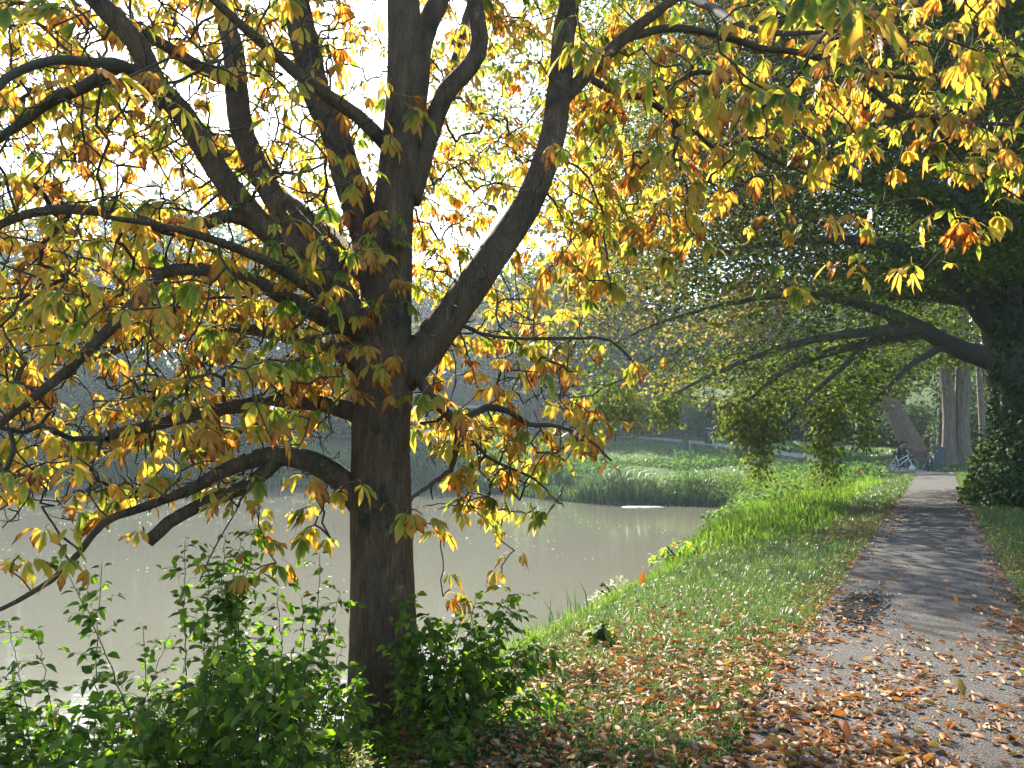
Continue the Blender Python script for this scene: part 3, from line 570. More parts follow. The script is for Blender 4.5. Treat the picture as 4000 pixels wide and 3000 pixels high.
    for c in chains:
        tip = A[c[-1]]; d = A[c[-1]] - A[c[max(0, len(c) - 3)]]; az = math.atan2(d[1], d[0]) - math.pi / 2
        k = int(rng.choice([1, 2, 2, 3, 4]))
        for j in range(k):
            p = A[c[max(1, len(c) - 1 - int(rng.integers(0, 5)))]] if j else tip
            rz = az + rng.normal(0, .9); sc = rng.uniform(.45, .84) if proj(p)[0] < 2250 else rng.uniform(.58, .95)
            off = np.array([-math.sin(rz), math.cos(rz), -.15]) * .10 * sc
            recs.append((p + off, rz, rng.normal(0, .25), sc, int(rng.integers(0, 26))))
    def key(r):
        a, b = proj(r[0]); return r[0][1] / r[3] + (1000 if (a < 0 or a > 4000 or b < -60 or b > 3000) else 0)
    recs.sort(key=key)
    big, rest = recs[:300], recs[300:]
    for p, rz, ti, sc, k in big:
        o = link('leaf', tmesh_[k], None, root); o.location = p - o3; o.rotation_euler = (ti, 0, rz); o.scale = (sc,) * 3
    Vs, Fs, us, rs, n = [], [], [], [], 0
    for p, rz, ti, sc, k in rest:
        V, Fc, uv, rv = tmpl[k]; v, _ = place(V, rz, ti, sc, p - o3)
        Vs.append(v); Fs.append(Fc + n); us.append(uv); rs.append(rv); n += len(v)
    fo = link('foliage', npmesh('foliage', np.concatenate(Vs), [np.concatenate(Fs)], True, np.concatenate(rs), np.concatenate(us)), M['chestnut_leaf'], root)
    tag(fo, kind='stuff'); print('chestnut leaves', len(recs))
chestnut()

def spray_leaves(c, n_per, spread, flat, L, wr, out=None):
    "n_per leaves round each centre in a flattish drooping spray"
    N = len(c) * n_per; cc = np.repeat(c, n_per, 0)
    off = rng.normal(0, 1, (N, 3)) * np.array([spread, spread, spread * flat]); pos = cc + off
    r = np.hypot(off[:, 0], off[:, 1]); pos[:, 2] -= .25 * r ** 2 / max(spread, 1e-3) * .6
    az = np.arctan2(off[:, 1], off[:, 0]) + rng.normal(0, .9, N)
    ax = unit(np.stack([np.cos(az), np.sin(az), rng.normal(-.45, .35, N)], -1))
    nr = unit(np.stack([rng.normal(0, .75, N), rng.normal(0, .75, N), np.ones(N)], -1))
    l = L * rng.uniform(.75, 1.25, N); return pos, ax, nr, l, l * wr

def hornbeam():
    bx = P(4010, 2050, 24); base = np.array([bx[0], 24.0, T1(bx[0], 24) - .15])
    root = empty('hornbeam_tree', base, 0, 'huge dark hornbeam whose low limbs sweep out over the path', 'tree')
    def L(*pts): return np.array([(*P(a, b, d), w / 2 / F * d) for a, b, d, w in np.array(pts, float)])
    sk = Skeleton(); o3 = base
    tr = L((4020, 2120, 24, 270), (4010, 1980, 24, 230), (3985, 1750, 24, 190), (3970, 1560, 24, 190), (3955, 1420, 24, 200), (3925, 1280, 24, 165), (3885, 1130, 24, 140), (3850, 950, 24, 125), (3800, 700, 24, 110), (3740, 400, 24, 90), (3700, 0, 24, 70), (3680, -400, 24, 40))
    q = sk.limb(tr, .3); link('trunk', tmesh('trunk', [tube(q[:, :3] - o3, q[:, 3], 22, .07)]), M['hbark'], root)
    limbs = [L((3940, 1430, 24, 100), (3860, 1400, 23.6, 88), (3771, 1372, 23.2, 76), (3680, 1330, 22.8, 68), (3581, 1272, 22.3, 58), (3391, 1196, 21.6, 40), (3150, 1150, 21, 28), (2900, 1180, 20.5, 20), (2600, 1260, 20, 12), (2400, 1350, 19.5, 7)),
             L((3600, 1285, 22.4, 50), (3400, 1300, 21.5, 40), (3200, 1330, 20.6, 32), (2949, 1405, 19.8, 24), (2809, 1468, 19.3, 18), (2600, 1570, 18.8, 10)),
             L((3620, 1300, 22.5, 46), (3360, 1340, 22, 38), (3170, 1405, 21.5, 30), (3037, 1468, 21, 24), (2961, 1544, 20.7, 18), (2820, 1600, 20.4, 10)),
             L((3940, 1330, 24, 110), (3850, 1230, 23.2, 90), (3760, 1110, 22.4, 70), (3600, 1010, 21.5, 54), (3350, 940, 20.5, 40), (3000, 950, 19.6, 26), (2700, 1000, 19, 14)),
             L((3850, 1000, 24, 80), (3600, 800, 23, 60), (3200, 660, 21.8, 44), (2700, 610, 20.8, 28), (2300, 660, 20, 14)),
             L((3800, 760, 24, 74), (3500, 470, 23, 54), (3100, 270, 22, 36), (2600, 120, 21, 22), (2250, 150, 20.5, 10)),
             L((3700, 1345, 22.9, 30), (3560, 1420, 22.3, 24), (3473, 1506, 22, 20), (3380, 1600, 21.8, 16), (3347, 1683, 21.6, 12), (3233, 1700, 21.3, 7)),
             L((3500, 1250, 22, 30), (3300, 1420, 21.6, 24), (3150, 1560, 21.2, 16), (3050, 1680, 20.8, 9), (2990, 1760, 20.6, 5)),
             L((3980, 1350, 24, 130), (3985, 1100, 25, 110), (3975, 800, 26, 90), (3960, 300, 27, 60), (3950, -200, 27, 30)),
             L((3900, 1200, 24, 80), (3650, 1150, 26, 60), (3300, 1150, 28, 40), (2900, 1200, 29, 22)),
             L((3860, 1000, 24, 80), (3600, 750, 27, 60), (3250, 500, 29.5, 36), (2900, 350, 31, 20)),
             L((3950, 1300, 24, 90), (4100, 1100, 22, 70), (4250, 950, 20, 50), (4300, 850, 18, 30)),
             L((3940, 1250, 24, 70), (3900, 1000, 22, 54), (3750, 800, 20, 40), (3550, 700, 18.4, 22)),
             L((3700, 0, 24, 60), (3300, -300, 23, 40), (2700, -400, 22, 20)), L((3700, 0, 24, 60), (4100, -300, 24, 40), (4500, -300, 23, 20))]
    for l in limbs:
        q = sk.limb(l, .3); wq = q[:, :3] + np.cumsum(rng.normal(0, .02, (len(q), 3)), 0) * np.linspace(0, 1, len(q))[:, None]
        link('limb', tmesh('limb', [tube(wq - o3, np.maximum(q[:, 3], .012), 10, .06)]), M['hbark'], root)
    # crown: ellipsoid cut below by a drooping hem
    hemx = np.array([1700, 2050, 2250, 2330, 2420, 2560, 2660, 2760, 2860, 2930, 2975, 3030, 3090, 3150, 3200, 3250, 3300, 3350, 3420, 3500, 3600, 3720, 3850, 4000, 4600, 6000])
    hemy = np.array([900, 1180, 1450, 1600, 1640, 1650, 1560, 1560, 1600, 1630, 1640, 1610, 1580, 1580, 1610, 1620, 1590, 1570, 1540, 1500, 1470, 1460, 1450, 1420, 1300, 1200])
    C = np.array([14.3, 22.8, 9.0]); RR = np.array([16.6, 8.8, 11.0]); keep = []
    while sum(map(len, keep)) < 10300:
        u = unit(rng.normal(0, 1, (30000, 3))) * (rng.random((30000, 1)) ** (1 / 4.2)); p = C + u * RR
        a, b = proj(p); hem = np.interp(a, hemx, hemy)
        ok = (b < hem + rng.normal(-8, 14, len(p))) & (p[:, 1] < 21.5 + .5 * np.maximum(0, p[:, 2] - 5) + .95 * np.maximum(0, p[:, 0] - 3)) & (p[:, 1] < 31.5)
        hang = (a > 2880) & (a < 3420) & (b > 1650); ok &= ~(hang & (np.abs(p[:, 1] - 20.8) > 1.3))
        nz = wob(p[:, 0] * .55, p[:, 2] * 1.9 + p[:, 1] * .3, 1.0, .4) + .6 * wob(p[:, 1] * .6, p[:, 2] * 2.4, 1.0, 2.) + .5 * wob(p[:, 0] * 1.4, p[:, 1] * 1.2, 1., 1)
        ok &= nz > rng.normal(-.3, .2, len(p)); ok &= ~((a > 2700) & (b > 1130) & (b < 1600) & (p[:, 1] < 21.3) & (rng.random(len(p)) < .62)); ok &= ~((a > 3480) & (b > 1060) & (p[:, 1] < 24.8))
        ok &= ~((a < 2500) & (b < 1000) & (rng.random(len(p)) < .5))
        ok &= (a > 1650) & (a < 5600)
        keep.append(p[ok])
    c = np.concatenate(keep)[:10300]
    hang = np.array([P(rng.normal(x0, 17), rng.uniform(y0, y1), 20.8 + rng.normal(0, .5)) for x0, y0, y1, k in ((2965, 1560, 1855, 64), (3015, 1560, 1740, 18), (3240, 1560, 1865, 64), (3190, 1560, 1770, 20), (3370, 1560, 1740, 22), (3080, 1540, 1690, 10), (2450, 1530, 1640, 40), (2350, 1520, 1630, 30), (2860, 1570, 1690, 40), (2600, 1540, 1640, 40), (2900, 1600, 1720, 40)) for _ in range(k)])
    fill = np.column_stack([rng.uniform(1.5, 22, 5200), rng.uniform(20.5, 27, 5200), rng.uniform(5.5, 17.5, 5200)]); fa, fb = proj(fill); fill = fill[(fa > 2250 + .25 * np.maximum(0, 1000 - fb)) & (fa < 4300) & (fb < 1150) & (fill[:, 1] < 22.5 + .5 * np.maximum(0, fill[:, 2] - 5) + .95 * np.maximum(0, fill[:, 0] - 3))]
    c = np.concatenate([c, fill])
    sub = c[rng.random(len(c)) < .28]
    ch = sk.reach(sub, .45, .05, .04, .3, o3 + np.array([0, 0, 5.])); rad = sk.radii(.007, .36, .06); A = np.array(sk.pos)
    tw = link('twigs', tmesh('twigs', [tube(A[np.array(x)] - o3, np.r_[rad[x[1]], rad[x[1:]]], 3, 0, False) for x in ch]), M['hbark'], root); tag(tw, kind='stuff')
    pos, ax, nr, l, w = spray_leaves(c, 25, .38, .25, .135, .66)
    a, _ = proj(pos); cb = np.repeat(rng.random(len(c)) < .34, 25)
    _, b_ = proj(pos); brown = (cb & (rng.random(len(pos)) < .75) & (a < 2950 + rng.normal(0, 180, len(pos)))) | ((rng.random(len(pos)) < .4) & (wob(pos[:, 0], pos[:, 2], .9, 1) > 0) & (a < 3250 + rng.normal(0, 200, len(pos))) & (b_ < 1350))
    rn = np.where(brown, rng.uniform(.7, 1, len(pos)), np.clip(rng.normal(.36, .17, len(pos)), 0, .72))
    h_ = spray_leaves(hang, 22, .15, .9, .12, .6); h_[1][:] = unit(h_[1] + [0, 0, -.8]); pos, ax, nr, l, w = [np.concatenate(z) for z in zip((pos, ax, nr, l, w), h_)]
    rn = np.r_[rn, np.clip(rng.normal(.5, .14, len(h_[0])), 0, .72)]
    fo = link('foliage', leaves('foliage', DIAMOND, pos - o3, ax, nr, l, w, rn), M['hornbeam_leaf'], root); tag(fo, kind='stuff')
hornbeam()

# ---------------------------------------------------------------- woodland and other trees
def wood_tree(label, x, y, h, crown_r, crown_lo, n, leaf, trunk_r, hue=.0, group=None, lean=0.0, name='woodland_tree', mat='wood_leaf'):
    z = T1(x, y); root = empty(name, (x, y, z - .2), 0, label, 'tree', group)
    top = np.array([lean, 0, h * .9]); pts = np.array([(0, 0, 0, trunk_r * 1.35), (lean * .1, 0, h * .12, trunk_r), (lean * .5 + rng.normal(0, .2), rng.normal(0, .2), h * .5, trunk_r * .75), (*top, trunk_r * .15)])
    tb = [tube(*(lambda q: (q[:, :3], q[:, 3]))(resample(pts, h / 14)), 10, .06)]
    for k in range(9):
        f = rng.uniform(.35, .85); a = rng.uniform(0, 6.28); s0 = pts[1, :3] * (1 - f) + top * f; L = crown_r * rng.uniform(.5, .9)
        s1 = s0 + np.array([math.cos(a) * L, math.sin(a) * L, L * rng.uniform(.1, .6)])
        tb.append(tube(np.array([s0, (s0 + s1) / 2 + [0, 0, .1 * L], s1]), [trunk_r * .35, trunk_r * .22, trunk_r * .06], 6, 0))
    link('trunk', tmesh('trunk', tb), M['fbark'], root)
    # clumped crown
    m = max(14, n // 90); cc = unit(rng.normal(0, 1, (m, 3))) * (rng.random((m, 1)) ** .4)
    cen = np.array([lean * .7, 0, (h + crown_lo) / 2]); rad = np.array([crown_r, crown_r, (h - crown_lo) / 2]); cc = cen + cc * rad
    per = n // m; c = np.repeat(cc, per, 0); spread = crown_r * .2
    pos = c + rng.normal(0, 1, c.shape) * np.array([spread, spread, spread * .65])
    ax = unit(rng.normal(0, 1, pos.shape) + [0, 0, -.5]); nr = unit(rng.normal(0, .7, pos.shape) + [0, 0, 1]); l = leaf * rng.uniform(.6, 1.4, len(pos))
    rn = np.clip(np.repeat(rng.normal(.4 + hue, .16, m), per) + rng.normal(0, .1, len(pos)), 0, 1)
    fo = link('foliage', leaves('foliage', DIAMOND, pos, ax, nr, l, l * .7, rn), M[mat], root); tag(fo, kind='stuff')
    return root

def woods():
    # far shore, hazy: skyline heights follow the photo
    px = [-520, -250, 20, 260, 480, 700, 930, 1150, 1380, 1560, 1730, 1900, 2080, 2260, 2430]
    top = [600, 700, 780, 850, 760, 730, 840, 900, 980, 1080, 1130, 1060, 1000, 900, 800]
    for i, (a, b) in enumerate(zip(px, top)):
        y = 76 + 9 * math.sin(i * 2.1) + (8 if i % 2 else 0) + (14 if 1500 < a < 2000 else 0); p = P(a, b, y); z = T1(p[0], y)
        wood_tree('hazy tree in the row on the far wooded slope across the pond', p[0], y, max(6, p[2] - z), rng.uniform(5.0, 6.6), .3, 7000, .64, .28, rng.normal(.1, .12), 'hazy trees on the far slope')
    # second hazy row lower in front of the slope
    for i, (a, b, y) in enumerate([(-150, 1330, 56), (180, 1400, 57), (520, 1420, 58), (820, 1380, 58), (1120, 1420, 60), (1400, 1450, 60)]):
        p = P(a, b, y); z = T1(p[0], y)
        wood_tree('low hazy bushy tree standing at the far water edge behind the chestnut limbs', p[0], y, p[2] - z, rng.uniform(3.6, 4.8), .2, 5000, .47, .16, rng.normal(.0, .1), 'low trees at the far water edge')
    # dark wood right of the lawn and behind the hornbeam
    for i, (a, b, y) in enumerate([(2700, 1180, 80), (2950, 1120, 84), (3150, 1080, 80), (3330, 1050, 78), (3520, 900, 74), (3760, -300, 62), (3980, -300, 58), (4250, -200, 52), (4600, -100, 46)]):
        p = P(a, b, y); z = T1(p[0], y)
        wood_tree('dark tall tree in the wood behind the lawn and benches', p[0], y, p[2] - z, rng.uniform(5.5, 7), 1.2, 5000, .66, .36, rng.normal(-.1, .08), 'dark trees in the wood behind the lawn')
    # grey bare trunk by the far water
    t = P(2090, 1880, 44); r = empty('bare_trunk', (t[0], 44, T1(t[0], 44) - .2), 0, 'pale bare leafless trunk standing alone by the far water edge', 'tree')
    q = resample(np.array([(0, 0, 0, .28), (.05, 0, 1.2, .22), (-.03, .05, 3.0, .2), (.1, 0, 5.5, .16)]), .3); link('trunk', tmesh('trunk', [tube(q[:, :3], q[:, 3], 10, .06)]), M['fbark'], r)
    # ribbed twin trunk
    b = P(3735, 1835, 42); g = T1(b[0], 42); r = empty('twin_trunk_tree', (b[0], 42, g - .1), 0, 'old twin stemmed tree with pale deeply ribbed bark by the slate marker', 'tree')
    def ribbed(x0, x1, w0, w1, H, seed):
        n, seg = 40, 56; t = np.linspace(0, 1, n); zz = t * H; th = np.linspace(0, 2 * np.pi, seg, endpoint=False); rr = np.random.default_rng(seed); ph = rr.uniform(0, 6.28, 5)
        rad = (w0 + (w1 - w0) * t ** .7) * (1 + .55 * np.exp(-zz / .5)) * (1 + .06 * np.sin(zz * 1.9 + ph[4]))
        g_ = 1 + .20 * np.abs(np.sin(th[None] * 5 + ph[0] + .5 * np.sin(zz[:, None] * .8))) + .12 * np.abs(np.sin(th[None] * 11 + ph[1] + .9 * np.sin(zz[:, None] * .6 + ph[2]))) + rr.normal(0, .012, (n, seg))
        X = x0 + (x1 - x0) * t + .05 * np.sin(zz * 1.3 + ph[3])
        V = np.stack([X[:, None] + rad[:, None] * g_ * np.cos(th), rad[:, None] * g_ * np.sin(th), np.repeat(zz[:, None], seg, 1)], -1).reshape(-1, 3)
        i = np.arange(n - 1)[:, None] * seg; j = np.arange(seg)[None]; j2 = (j + 1) % seg
        return V, [np.stack([i + j, i + j2, i + seg + j2, i + seg + j], -1).reshape(-1, 4)]
    link('stem', tmesh('stem', [ribbed(-.28, -.75, .27, .24, 9, 3)]), M['cbark'], r)
    link('stem', tmesh('stem', [ribbed(.36, .30, .33, .27, 9, 5)]), M['cbark'], r)
    k = 260; cc = np.array([-.2, 0, 7.5]) + rng.normal(0, 1, (k, 3)) * np.array([2.4, 1.6, 1.6]); pos, ax, nr, l, w = spray_leaves(cc, 14, .4, .4, .16, .5)
    tag(link('foliage', leaves('foliage', DIAMOND, pos, ax, nr, l, w, np.clip(rng.normal(.3, .15, len(pos)), 0, .7)), M['hornbeam_leaf'], r), kind='stuff')
    # slim pale trunk right of it
    b = P(3842, 1790, 46); r = empty('slim_tree', (b[0], 46, T1(b[0], 46) - .1), 0, 'slim pale barked tree right of the ribbed twin stems', 'tree')
    q = resample(np.array([(0, 0, 0, .30), (-.05, 0, 1.5, .2), (-.2, 0, 4, .18), (-.5, 0, 9, .12)]), .4); link('trunk', tmesh('trunk', [tube(q[:, :3], q[:, 3], 10, .08)]), M['cbark'], r)
    # leaning trunk behind the bench
    b = P(3560, 1800, 43.5); g = T1(b[0], 43.5); r = empty('leaning_tree', (b[0], 43.5, g - .2), 0, 'thick brown trunk leaning left behind the couple on the bench', 'tree')
    q = resample(np.array([(.35, 0, 0, .85), (.05, 0, 1.1, .62), (-.75, 0, 2.7, .52), (-1.35, .1, 4.2, .44), (-1.9, .2, 7, .34), (-2.3, .3, 10, .2)]), .3); link('trunk', tmesh('trunk', [tube(q[:, :3], q[:, 3], 18, .09)]), M['cbark'], r)
    k = 300; cc = np.array([-2.0, 0, 7.2]) + rng.normal(0, 1, (k, 3)) * np.array([2.6, 1.8, 1.7]); pos, ax, nr, l, w = spray_leaves(cc, 14, .45, .4, .16, .55)
    tag(link('foliage', leaves('foliage', DIAMOND, pos, ax, nr, l, w, np.clip(rng.normal(.4, .15, len(pos)), 0, .7)), M['hornbeam_leaf'], r), kind='stuff')
    # ivy-clad trunks
    for (a, d, h, rad, lab, name) in ((3688, 47, 12, .5, 'dark trunk wrapped in ivy behind the ribbed twin stems', 'ivy_tree'), (3955, 21.5, 9, .42, 'dark ivy covered trunk rising from the shrub at the right edge', 'ivy_tree')):
        x = (a - CX) / F * d; r = empty(name, (x, d, T1(x, d) - .1), 0, lab, 'tree')
        q = resample(np.array([(0, 0, 0, rad), (.05, 0, h * .4, rad * .7), (-.1, 0, h, rad * .4)]), .4); link('trunk', tmesh('trunk', [tube(q[:, :3], q[:, 3], 12, .08)]), M['hbark'], r)
        n = 2600; zz = rng.uniform(0, h, n); th = rng.uniform(0, 6.28, n); rr = rad * 1.15 * (1 - .45 * zz / h) + np.abs(rng.normal(0, .13, n))
        pos = np.stack([rr * np.cos(th), rr * np.sin(th), zz], -1); nr = unit(np.stack([np.cos(th), np.sin(th), np.full(n, .5)], -1) + rng.normal(0, .35, (n, 3))); ax = unit(rng.normal(0, .5, (n, 3)) + [0, 0, -1]); l = rng.uniform(.09, .16, n) * (1.3 if d > 30 else 1)
        tag(link('ivy', leaves('ivy', OVATE if d < 30 else DIAMOND, pos, ax, nr, l, l * .9, np.clip(rng.normal(.35, .2, n), 0, 1)), M['ivy_leaf'], r), kind='stuff')
woods()

# ---------------------------------------------------------------- shrubs
def mound(name, label, cx, cyy, rx, ry, h, n, leaf, mat, hue=.4, cat='shrub', z0=None, T=DIAMOND, shape=2.2):
    z = T1(cx, cyy) if z0 is None else z0; r = empty(name, (cx, cyy, z - .05), 0, label, cat)
    u = unit(rng.normal(0, 1, (n, 3))); u[:, 2] = np.abs(u[:, 2]); q = rng.random((n, 1)) ** (1 / 3.5)
    pos = u * q * np.array([rx, ry, h]); bump_ = 1 + .22 * wob(pos[:, 0] * 2.2 / max(rx, .4), pos[:, 1] * 2 + pos[:, 2] * 2.3 / h, 1.5, cx)
    pos *= bump_[:, None]; pos[:, 2] = np.maximum(pos[:, 2], .02 + terr(pos[:, 0] + cx, pos[:, 1] + cyy) - z)
    ax = unit(u * [1, 1, .3] + rng.normal(0, .6, (n, 3)) + [0, 0, -.5]); nr = unit(u * .7 + rng.normal(0, .5, (n, 3)) + [0, 0, .6]); l = leaf * rng.uniform(.6, 1.3, n)
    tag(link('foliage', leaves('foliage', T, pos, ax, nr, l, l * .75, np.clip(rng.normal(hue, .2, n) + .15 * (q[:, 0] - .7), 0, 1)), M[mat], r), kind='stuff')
    st = []
    for k in range(10):
        a = rng.uniform(0, 6.28); e = np.array([math.cos(a) * rx * .6, math.sin(a) * ry * .6, h * rng.uniform(.5, .85)])
        st.append(tube(resample(np.array([(e[0] * .1, e[1] * .1, 0), (e[0] * .5, e[1] * .5, e[2] * .6), tuple(e)]), h / 5), [.015] * len(resample(np.array([(e[0] * .1, e[1] * .1, 0), (e[0] * .5, e[1] * .5, e[2] * .6), tuple(e)]), h / 5)), 4, 0, False))
    link('stems', tmesh('stems', st), M['stem'], r); return r
def at(px, d): return (px - CX) / F * d
mound('shrub', 'sunlit yellow green shrub at the foot of the ivy covered trunk by the path', at(3875, 22.5), 22.5, .78, .8, 1.75, 4200, .11, 'ivy_leaf', .72, T=OVATE)
mound('shrub', 'dark ground hugging ivy shrub spreading beside the path at the right edge', at(4010, 18.2), 18.2, 1.15, 1.4, .95, 6500, .10, 'ivy_leaf', .38, T=OVATE)
mound('shrub', 'tall dark leafy shrub filling the right edge behind the ivy', at(4090, 19.5), 19.5, 1.6, 1.4, 3.2, 5000, .13, 'ivy_leaf', .3, T=OVATE)
mound('hedge', 'hazy ivy hedge on the rise behind the black bin', at(2800, 63), 64.5, 8.5, 2.2, 3.4, 9000, .3, 'bank_leaf', .3, 'hedge')
mound('hedge', 'hazy low hedge on the far rise left of the staked sapling', at(2330, 72), 74, 7, 2.2, 2.8, 6000, .3, 'bank_leaf', .35, 'hedge')
mound('shrub', 'dark shrubs at the lawn edge left of the leaning trunk', at(3300, 60), 61, 5.5, 2.2, 3.6, 6000, .3, 'wood_leaf', .25)
mound('shrub', 'dark shrubs under the trees right of the leaning trunk', at(3640, 54), 55, 4.5, 2.0, 3.2, 5000, .28, 'wood_leaf', .25)
mound('shrub', 'shaded shrubs behind the slim pale tree', at(3960, 50), 51, 5.5, 2.0, 4.5, 5000, .28, 'wood_leaf', .2)
mound('shrub', 'small bright yellow bush on the far bank seen under the chestnut', at(2035, 46), 46.5, .7, .6, 1.3, 700, .16, 'reed', .8)

def shrub_fg(name, label, shoots, nparts, seedbase):
    "dogwood: arching shoots with opposite drooping leaves; the largest leaves are parts"
    o3 = np.array([*seedbase, T1(*seedbase) - .05]); root = empty(name, o3, 0, label, 'shrub')
    tubes, pos, ax, L = [], [], [], []
    for b, t in shoots:
        b = np.asarray(b, float); t = np.asarray(t, float); c = b * .45 + t * .55 + np.array([0, 0, .28 * np.linalg.norm((t - b)[:2])]) + rng.normal(0, .04, 3)
        n = max(6, int(np.linalg.norm(t - b) / .035)); u = np.linspace(0, 1, n)[:, None]
        q = (1 - u) ** 2 * b + 2 * u * (1 - u) * c + u ** 2 * t + rng.normal(0, .004, (n, 3))
        tubes.append(tube(q - o3, np.linspace(.0055, .0018, n), 4, 0, False))
        tn = unit(np.gradient(q, axis=0)); ph = rng.uniform(0, 3.14)
        for i in range(int(n * .22), n):
            if rng.random() < .25: continue
            sd = np.array([math.cos(ph + i * 1.57), math.sin(ph + i * 1.57), .1])
            for s_ in (1, -1):
                if rng.random() < .15: continue
                d = unit(sd * s_ + tn[i] * .6 + np.array([0, 0, -.45]) + rng.normal(0, .25, 3))
                pos.append(q[i] + d * .012); ax.append(d); L.append(rng.uniform(.05, .1) * (1 - .35 * (i / n) ** 4))
                if rng.random() < .3:                    # short side shoot
                    e = q[i] + d * .12
                    tubes.append(tube(np.array([q[i], (q[i] + e) / 2 + [0, 0, .01], e]) - o3, [.002, .0016, .0012], 3, 0, False))
                    for z in range(4): dd = unit(d + rng.normal(0, .7, 3) + [0, 0, -.3]); pos.append(q[i] + d * (.05 + .025 * z)); ax.append(dd); L.append(rng.uniform(.04, .075))
    pos, ax, L = np.array(pos), np.array(ax), np.array(L)
    nr = unit(rng.normal(0, .45, pos.shape) + [0, -.15, 1]); rn = np.clip(rng.normal(.45, .22, len(pos)), 0, .95); rn[rng.random(len(pos)) < .008] = 1
    link('stems', tmesh('stems', tubes), M['stem'], root)
    a, b = proj(pos); inside = (a > 0) & (a < 4000) & (b > 0) & (b < 3000); size = np.where(inside, L / pos[:, 1], 0)
    od = np.argsort(-size); big, rest = od[:nparts], od[nparts:]
    V, Fc, uv = leaf_verts(OVATE, pos[rest] - o3, ax[rest], nr[rest], L[rest], L[rest] * .62, np.full(len(rest), .2))
    tag(link('foliage', npmesh('foliage', V, [Fc], True, np.repeat(rn[rest], 8), uv), M['dogwood_leaf'], root), kind='stuff')
    tm = []
    for k in range(14):
        v, f, uv = leaf_verts(OVATE, np.zeros((1, 3)), np.array([[0, 1., 0]]), np.array([[0, 0, 1.]]), np.ones(1), np.array([.55 + .012 * k]), np.array([.1 + .02 * k]))
        me = npmesh('leaf', v, [f], True, np.full(8, .08 + .06 * k), uv); me.materials.append(M['dogwood_leaf']); tm.append(me)
    for i in big:
        sd = np.cross(ax[i], nr[i]); sd /= np.linalg.norm(sd); nn = np.cross(sd, ax[i])
        o = link('leaf', tm[min(13, int(rn[i] * 14))], None, root); o.matrix_local = Matrix.Translation(Vector(pos[i] - o3)) @ Matrix(np.stack([sd, ax[i], nn], 1).tolist()).to_4x4() @ Matrix.Scale(float(L[i]), 4)
    print(name, len(pos)); return root

def gz(x, y): return np.array([x, y, T1(x, y)])
def dogwoods():
    sh = []
    topx = [-400, 0, 300, 500, 700, 900, 1050, 1330]; topy = [2680, 2710, 2780, 2760, 2640, 2560, 2500, 2560]
    for k in range(29):                                   # fanning clumps of the bottom left mass
        d = rng.uniform(3.25, 4.7); px = rng.uniform(-380, 1330); x = at(px, d); lean_ = rng.normal(0, .35)
        for _ in range(int(rng.integers(3, 8))):
            b = gz(x + rng.normal(0, .07), d + rng.normal(0, .07)); tx = min(px + rng.normal(lean_ * 260, 190), 1400)
            ty = np.interp(tx, topx, topy) + abs(rng.normal(0, 190)) - 30; t = P(tx, min(ty, 3050), d + rng.normal(0, .3)); t[2] = max(t[2], T1(t[0], t[1]) + .1); sh.append((b, t))
    for px, py, d in [(230, 2180, 4), (400, 2200, 4.1), (960, 2150, 4.3), (880, 2090, 4.3), (940, 2110, 4.35), (1000, 2050, 4.4), (820, 2180, 4.3), (900, 2200, 4.4), (1250, 2160, 4.6), (1330, 2320, 4.6), (1180, 2320, 4.5), (900, 2380, 4.4), (560, 2440, 4.3), (660, 2480, 4.3), (30, 2430, 4), (140, 2460, 4.1), (1080, 2310, 4.4), (720, 2110, 4.3), (840, 2240, 4.3), (930, 2290, 4.35)]:
        x = at(px * .75 + 180 + rng.normal(0, 190), d); sh.append((gz(x, d), P(px, py, d)))
    shrub_fg('dogwood_shrub', 'leafy green dogwood shrub filling the bottom left corner beside the chestnut trunk', sh, 300, (at(600, 4), 4.0))
    sh = []
    for px, py, d in [(1840, 2350, 4.3), (1870, 2400, 4.3), (1700, 2420, 4.3), (1760, 2440, 4.4), (2000, 2370, 4.5), (2010, 2480, 4.5), (2180, 2570, 4.5), (2120, 2620, 4.6), (2150, 2700, 4.5), (1930, 2490, 4.4), (1680, 2560, 4.3), (1730, 2680, 4.2), (1820, 2560, 4.3), (2050, 2560, 4.6), (1950, 2620, 4.4), (1650, 2450, 4.5), (1900, 2720, 4.2), (2030, 2740, 4.3), (1760, 2800, 4.1), (1680, 2860, 4.0), (1850, 2830, 4.1), (1560, 2340, 4.4), (1590, 2450, 4.35), (1520, 2560, 4.35), (1560, 2650, 4.3), (1990, 2380, 4.45), (1810, 2620, 4.4), (1880, 2550, 4.5)]:
        b = gz(at(1760 + rng.normal(0, 60) + (px - 1760) * .25, d), d)
        for _ in range(2): sh.append((b + rng.normal(0, .03, 3) * [1, 1, 0], P(px + rng.normal(0, 25), py + rng.normal(0, 25), d + rng.normal(0, .08))))
    shrub_fg('dogwood_shrub', 'dark glossy dogwood shrub growing right against the chestnut trunk', sh, 260, (at(1760, 4.3), 4.3))
dogwoods()

